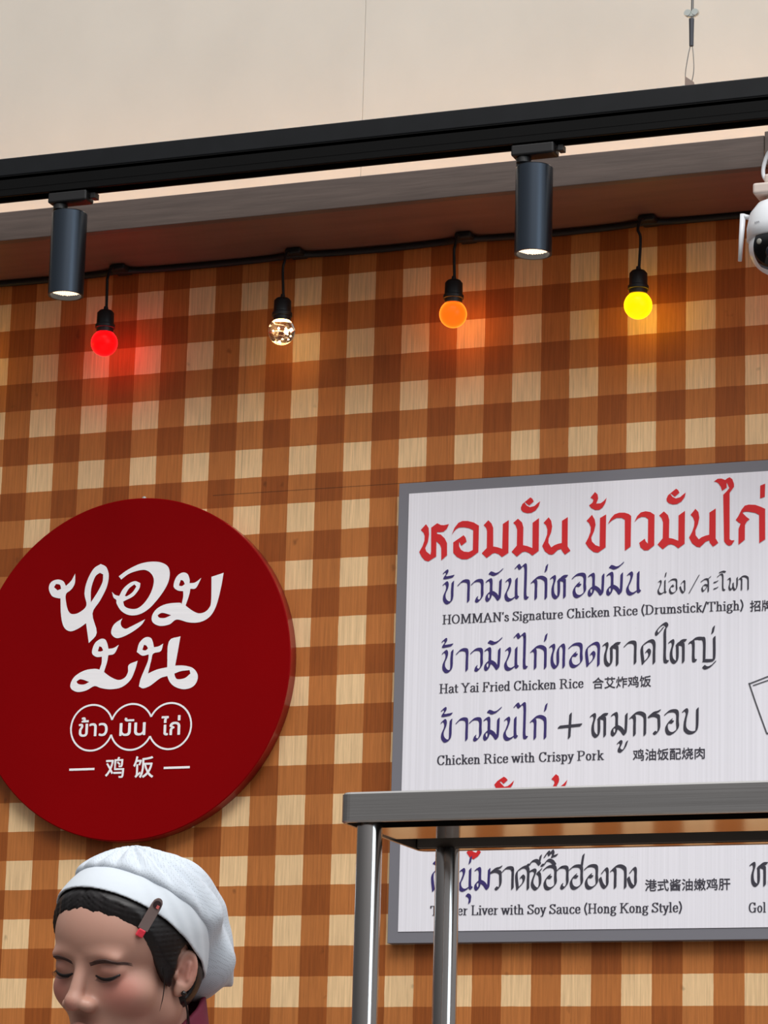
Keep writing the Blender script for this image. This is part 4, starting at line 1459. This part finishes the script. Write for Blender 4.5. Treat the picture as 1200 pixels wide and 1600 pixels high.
def arms_sdf(p):         # forearms and hands, hidden below the frame
    d = None
    m_ = mir(p)
    segs = [((120, -210, -560), (105, -262, -570), 27, 30)]
    for k, (dx, ln) in enumerate(((-26, 70), (-9, 82), (9, 78), (25, 62))):
        segs.append(((105 + dx * 0.9, -285, -570), (100 + dx, -285 - ln * 0.55, -572), 8.5, 8))
        segs.append(((100 + dx, -285 - ln * 0.55, -572), (98 + dx, -285 - ln * 0.9, -590), 8, 7))
    segs.append(((82, -250, -572), (62, -285, -580), 10, 8))
    segs.append(((105, -262, -570), (103, -292, -570), 30, 24))
    segs += [((150, 62, -215), (188, 22, -452), 36, 34), ((188, 22, -452), (170, -70, -488), 34, 32), ((170, -70, -488), (120, -210, -560), 32, 27), ((0, 56, -190), (140, 62, -212), 44, 38), ((0, 60, -200), (0, 60, -560), 70, 80)]
    for a, b_, ra, rb in segs:
        e = cap_(m_, a, b_, ra, rb)
        d = e if d is None else smin(d, e, 5)
    return d


sdf_obj('body', body_sdf, HLO, HHI, 1.7, M_SKIN, person, extra=[(arms_sdf, (-240, -380, -660), (240, 150, -140), 5.0)])


# hair: a shell over the skull, cut at the hairline
def hairline(p):
    """positive where hair grows"""
    ph = np.degrees(np.arctan2(np.abs(p[..., 0]), -(p[..., 1] - 0.0)))
    zl = np.interp(ph, [0, 8, 20, 35, 46, 54, 60, 66, 74, 82, 92, 100, 180], [66, 65, 62, 55, 44, 24, 6, -8, -20, -26, -4, -62, -88])
    zl = zl + 0.8 * np.sin(p[..., 0] * 0.35) + 0.5 * np.sin(p[..., 0] * 1.3 + p[..., 1] * .4)
    return p[..., 2] - zl


def hair_sdf(pb):
    p = b2h(pb)
    base = smin(skull(p), ell(p, (0, 0, -10), (73.5, 82, 66)), 10)
    ang = np.arctan2(p[..., 0], -p[..., 1])
    ax_ = np.abs(p[..., 0] + 4)
    sw = p[..., 2] + 0.75 * ax_ - 0.004 * ax_ ** 2
    strands = 0.28 * np.sin(sw * 1.1 + 0.6 * np.sin(ax_ * 0.1)) + 0.18 * np.sin(sw * 1.9 + ax_ * 0.08)
    part = np.exp(-((p[..., 0] + 4) / 3.5) ** 2) * 1.5 * (p[..., 1] < 0)
    hl = hairline(p)
    d = base - (6.5 * np.clip(hl / 17.0, -1, 1) + 0.5 + strands) + part
    d = smax(d, -hl * 0.8 - 2.0, 2.0)
    return smax(d, -ell(mir(p), (76, 5, -13), (22, 19, 33)), 3)


M_HAIR = mat('black_hair', srgb(24, 20, 21), 0.45, noise=0.35, nscale=(140, 140, 25), spec=0.4)
hair = sdf_obj('hair', hair_sdf, (-95, -115, -120), (95, 125, 125), 1.8, M_HAIR, person, relax=1)


def surf(pts, off):
    """project (x, z) points of the head frame onto the front of the face"""
    out = []
    for x, z in pts:
        ys = np.linspace(-125, -20, 1051)
        P = np.stack([np.full_like(ys, x), ys, np.full_like(ys, z)], -1)
        d = head_sdf(P)
        k = np.argmax(d < 0)
        out.append(np.array([x, ys[k] - off, z]))
    return out


def hb(p):
    q = h2b(p) / 1000.0
    return (q[0], q[1], q[2] + EZ)


M_BROW = mat('soft_brown_eyebrow', srgb(84, 60, 54), 0.7)
M_LASH = mat('black_eyelashes', srgb(22, 16, 16), 0.5)
for s in (1, -1):
    bm = bmesh.new()
    for k in range(3):
        line = [(s * x, z + (k - 1) * 1.5) for x, z in catmull([(13, 4), (24, 7.5), (36, 9), (46, 7 - k * 0.4), (53, 3)], 6)]
        pts = surf(line, -0.3)
        n_ = len(pts)
        tube(bm, [hb(p) for p in pts], [0.0003 + 0.0010 * math.sin(math.pi * (0.12 + 0.86 * i / (n_ - 1))) for i in range(n_)], 6)
    obj('eyebrow', bm, M_BROW, person, True)
for s in (1, -1):
    bm = bmesh.new()
    line = [(s * x, z) for x, z in catmull([(17, -9), (24, -11.5), (32, -12.2), (40, -10.6), (47, -6.8)], 6)]
    pts = surf(line, -0.2)
    n_ = len(pts)
    tube(bm, [hb(p) for p in pts], [0.0006 + 0.0018 * math.sin(math.pi * (0.1 + 0.8 * i / (n_ - 1))) for i in range(n_)], 6)
    for i in range(3, n_, 1):
        p = pts[i]
        tube(bm, [hb(p), hb(p + np.array([s * 1.2 * (i / n_), -4.0, -3.0])), hb(p + np.array([s * 2.6 * (i / n_), -7.0, -3.0]))], [0.00035, 0.00025, 0.0001], 4)
    obj('eyelashes', bm, M_LASH, person, True)
# loose strand in front of and behind the ear
bm = bmesh.new()
rs = random.Random(9)
for k in range(4):
    a = rs.uniform(-2.5, 2.5); b_ = rs.uniform(-2, 2)
    P = catmull([(73 + a * .3, 2 + b_, -30), (71.5, 14 + b_, -62 + a), (64, 22 + b_ * 2, -86 + a * 2), (56 + a, 24 + b_ * 2, -110 + 5 * a)], 6)
    tube(bm, [hb(p) for p in P], [0.0005] * (len(P) - 3) + [0.0004, 0.0003, 0.0001], 5)
for k in range(2):
    a = rs.uniform(-2, 2)
    P = catmull([(68 + a * .3, -34 + a, 14), (69.5, -29 + a * 2, -12 + a), (66.5, -27 + a * 2, -34 + a * 3), (63 + a * 0.3, -30 + a * 2, -54 + 4 * a)], 6)
    tube(bm, [hb(p + np.array([2.5, 0, 0])) for p in P], [0.0005] * (len(P) - 4) + [0.0004, 0.0003, 0.0002, 0.0001], 5)
obj('loose_strands', bm, M_HAIR, person, True)

# earring
bm = bmesh.new()
bmesh.ops.create_uvsphere(bm, u_segments=16, v_segments=10, radius=0.0032)
ep = hb((77.5, -0.5, -35.5))
bmesh.ops.translate(bm, vec=ep, verts=bm.verts)
obj('ear_stud', bm, mat('black_ear_stud', srgb(26, 20, 20), 0.25), person, True)


# cap: band and soft net crown
BN = np.array([0.0, 0.652, 0.758])                       # normal of the band plane in the head frame
BN /= np.linalg.norm(BN)
def band_h(p):           # height above the lower edge of the band
    side = np.abs(p[..., 0])
    return (p - np.array([0, -72.0, 85.0])) @ BN + 0.0 - 0.10 * (80 - side) * 0 + 0.0


def band_sdf(pb):
    p = b2h(pb)
    base = smin(skull(p), ell(p, (0, 0, -4), (72, 84, 66)), 10) - 9.8
    h_ = band_h(p)
    ang = np.arctan2(p[..., 0], -p[..., 1])
    wr = 0.6 * np.sin(ang * 17 + h_ * 0.12) * np.clip((np.abs(ang) - 0.7) * 2, 0, 1)
    hw = 36 + 4 * np.clip(ang * 0.9, 0, 1)
    d = smax(np.abs(base - wr) - 1.4, np.abs(h_ - hw / 2) - hw / 2, 1.5)
    return d


def crown_sdf(pb):
    p = b2h(pb)
    h_ = band_h(p)
    d = ell(p, (0, 0, 54), (84, 91, 72))
    d = smin(d, ell(p, (0, 42, 46), (84, 70, 63)), 24)
    d = smin(d, ell(p, (4, 88, -2), (72, 46, 62)), 26)
    d = smin(d, cap_(p, (20, 100, -6), (28, 146, -46), 32, 8), 16)
    ang = np.arctan2(p[..., 0], -(p[..., 1] - 10))
    el = np.arctan2(p[..., 2] - 20, np.sqrt(p[..., 0] ** 2 + (p[..., 1] - 20) ** 2))
    fold = 7.0 * np.abs(np.sin(ang * 6.5 + el * 1.8 + 0.4 * np.sin(p[..., 1] * 0.05))) - 4.6
    fold = fold + 1.3 * np.sin(ang * 13 - el * 4 + 0.5) * np.clip(1.2 - el, 0, 1) + 1.6 * np.sin(p[..., 1] * 0.06 + p[..., 0] * 0.05 + 1.6 * np.sin(p[..., 2] * 0.07))
    amp = np.clip((h_ - 34) / 20, 0, 1) + 0.8 * np.clip((p[..., 1] - 60) / 40, 0, 1)
    d = d - fold * np.clip(amp, 0, 1)
    # gathered into the band
    cut = np.where(p[..., 1] < 60, 33 - h_, (60 - p[..., 1]) * 0.6 + (33 - h_) * 0.35)
    low = -(p[..., 2] + 62 - 0.0 * p[..., 1])
    d = smax(d, smin(cut, 40 - p[..., 1] + 20 * 0, 10), 13)
    return smax(d, low, 8)


def net_material():
    M = mat('white_cap_net', srgb(200, 208, 217), 0.75)
    nt = M.node_tree
    b = nt.nodes['Principled BSDF']
    tc = nt.nodes.new('ShaderNodeTexCoord')
    mp = nt.nodes.new('ShaderNodeMapping')
    mp.inputs['Scale'].default_value = (420, 420, 420)
    mp.inputs['Rotation'].default_value = (0.5, 0.6, 0.3)
    nt.links.new(tc.outputs['Object'], mp.inputs[0])
    v = nt.nodes.new('ShaderNodeTexVoronoi')
    v.inputs['Scale'].default_value = 1.0
    v.inputs['Randomness'].default_value = 0.15
    nt.links.new(mp.outputs[0], v.inputs['Vector'])
    r = nt.nodes.new('ShaderNodeMapRange')
    r.inputs['From Min'].default_value = 0.2; r.inputs['From Max'].default_value = 0.35
    r.inputs['To Min'].default_value = 0.70; r.inputs['To Max'].default_value = 1.0
    nt.links.new(v.outputs['Distance'], r.inputs[0])
    vm = nt.nodes.new('ShaderNodeVectorMath'); vm.operation = 'SCALE'
    vm.inputs[0].default_value = srgb(200, 208, 217)[:3]
    nt.links.new(r.outputs[0], vm.inputs['Scale'])
    nt.links.new(vm.outputs[0], b.inputs['Base Color'])
    bp = nt.nodes.new('ShaderNodeBump')
    bp.inputs['Strength'].default_value = 0.25; bp.inputs['Distance'].default_value = 0.0006
    nt.links.new(v.outputs['Distance'], bp.inputs['Height'])
    nt.links.new(bp.outputs[0], b.inputs['Normal'])
    return M


M_COTTON = mat('white_cap_cotton', srgb(206, 213, 220), 0.8, bump=0.12, bscale=(120, 120, 120))
crown = sdf_obj('cap_crown', crown_sdf, (-110, -110, -85), (115, 185, 150), 2.6, net_material(), person, relax=2)
band = sdf_obj('cap_band', band_sdf, (-100, -115, -40), (100, 120, 125), 1.6, M_COTTON, crown, relax=1)
# stitched tucks along the top of the band
# clip held on the band
def on_band(px, py):
    """where the line of sight through a photo pixel meets the band, in world metres"""
    v = ray(px, py)
    v = v / np.linalg.norm(v)
    ts = np.linspace(3.4, 4.1, 2801)
    W = CC + ts[:, None] * v
    L = W - np.array([EYE[0], EYE[1], EYE[2]])
    B = np.stack([L[:, 0] * math.cos(YAW) + L[:, 1] * math.sin(YAW), -L[:, 0] * math.sin(YAW) + L[:, 1] * math.cos(YAW), L[:, 2]], -1) * 1000
    d = band_sdf(B)
    k = np.argmax(d < 0.5) if (d < 0.5).any() else np.argmin(d)
    return Vector(W[k])


wa, wb = on_band(224, 1442), on_band(243, 1409)
wc = on_band(212, 1425)
nrm = (wb - wa).cross(wc - wa).normalized()
ax = (wb - wa).normalized()
sd = ax.cross(nrm).normalized()
nrm = sd.cross(ax).normalized()
if nrm.dot(Vector(CC) - wa) < 0:
    nrm, sd = -nrm, -sd
mid = (wa + wb) / 2 + nrm * 0.011
clip = thing('hair_clip', 'grey metal clip with red tip fastened to the white cap', 'clip', tuple(mid))
Mc = Matrix((sd, ax, nrm)).transposed()
clip.rotation_mode = 'QUATERNION'
clip.rotation_quaternion = Mc.to_quaternion()
M_CLIP = mat('brushed_grey_clip', srgb(136, 118, 114), 0.38, 0.1)
bm = bmesh.new()
prof = [(-0.0062, -0.020), (0.0062, -0.020), (0.0062, 0.010), (0.0055, 0.016), (0.003, 0.0195), (0, 0.0205), (-0.003, 0.0195), (-0.0055, 0.016), (-0.0062, 0.010)]
t_, b_ = [bm.verts.new((x, y, 0.0016)) for x, y in prof], [bm.verts.new((x, y, -0.0008)) for x, y in prof]
bm.faces.new(t_); bm.faces.new(b_[::-1])
for k in range(len(prof)):
    bm.faces.new((t_[k], b_[k], b_[(k + 1) % len(prof)], t_[(k + 1) % len(prof)]))
bmesh.ops.recalc_face_normals(bm, faces=bm.faces)
bmesh.ops.bevel(bm, geom=list(bm.edges), offset=0.0005, segments=2, affect='EDGES')
obj('clip_plate', bm, M_CLIP, clip)
bm = bmesh.new(); lathe(bm, [(0, 0.0016), (0.0048, 0.0016), (0.0048, 0.0022), (0, 0.0024)], 20, (0.0, 0.0125, 0)); obj('badge', bm, mat('dark_badge', srgb(60, 46, 48), 0.3), clip)
bm = bmesh.new(); box(bm, 0.0002, 0.0034, 0.0085, 0.0125, 0.0022, 0.0026); obj('badge_mark', bm, mat('pink_mark', srgb(225, 110, 105), 0.5), clip)
bm = bmesh.new(); box(bm, -0.0045, 0.0045, -0.029, -0.0195, -0.002, 0.0025, 0.0015); obj('red_tip', bm, mat('bright_red_plastic', srgb(235, 60, 78), 0.35), clip)


# clothes
def shirt_sdf(p):
    p = p - np.array([0, 0, 46.0])
    m_ = mir(p)
    d = ell(p, (0, 62, -400), (150, 92, 240))
    d = smin(d, cap_(m_, (0, 60, -225), (140, 62, -250), 50, 48), 30)
    d = smin(d, ell(p, (0, 58, -640), (142, 98, 130)), 50)
    d = smin(d, cap_(m_, (158, 62, -265), (190, 20, -500), 50, 44), 16)
    d = smin(d, cap_(m_, (190, 20, -500), (168, -80, -535), 44, 42), 10)
    d = smax(d, -(cap_(p, (0, 40, -100), (0, 50, -230), 54, 54)), 6)
    d = smax(d, -cap_(m_, (168, -80, -535), (120, -230, -565), 34, 33), 3)
    return d


def collar_sdf(p):
    ang = np.arctan2(p[..., 0], -(p[..., 1] - 48))
    r = np.sqrt(p[..., 0] ** 2 + (p[..., 1] - 46) ** 2)
    zc = p[..., 2] - 0.75 * (p[..., 1] - 48)
    d = np.abs(r - (53 + 0.14 * (-70 - zc))) - 3.5
    return smax(smax(d, zc + 66, 4), -(p[..., 2] + 200), 4)


M_MAROON = mat('maroon_cotton', srgb(112, 24, 52), 0.75, bump=0.1, bscale=(300, 300, 300))
shirt = sdf_obj('shirt', shirt_sdf, (-260, -140, -800), (260, 180, -110), 7.0, M_MAROON, person)
sdf_obj('collar', collar_sdf, (-95, -55, -225), (95, 155, 10), 2.5, M_MAROON, shirt)


def trouser_sdf(p):
    m_ = mir(p)
    d = ell(p, (0, 58, -720), (138, 96, 120))
    d = smin(d, cap_(m_, (72, 58, -760), (82, 50, -1050), 74, 54), 20)
    d = smin(d, cap_(m_, (82, 50, -1050), (86, 66, -EZ * 1000 + 90), 54, 46), 10)
    return d


def shoe_sdf(p):
    m_ = mir(p)
    z = -EZ * 1000
    d = ell(m_, (88, 62, z + 44), (42, 56, 42))
    d = smin(d, ell(m_, (92, -40, z + 28), (44, 86, 30)), 20)
    return smax(d, -(p[..., 2] - z - 1), 3)


sdf_obj('trousers', trouser_sdf, (-190, -80, -EZ * 1000 + 30), (190, 180, -590), 8.0, mat('black_trousers', srgb(30, 30, 34), 0.8), person)
sdf_obj('shoes', shoe_sdf, (-160, -150, -EZ * 1000 - 6), (160, 140, -EZ * 1000 + 110), 6.0, mat('black_shoes', srgb(20, 20, 20), 0.4), person)
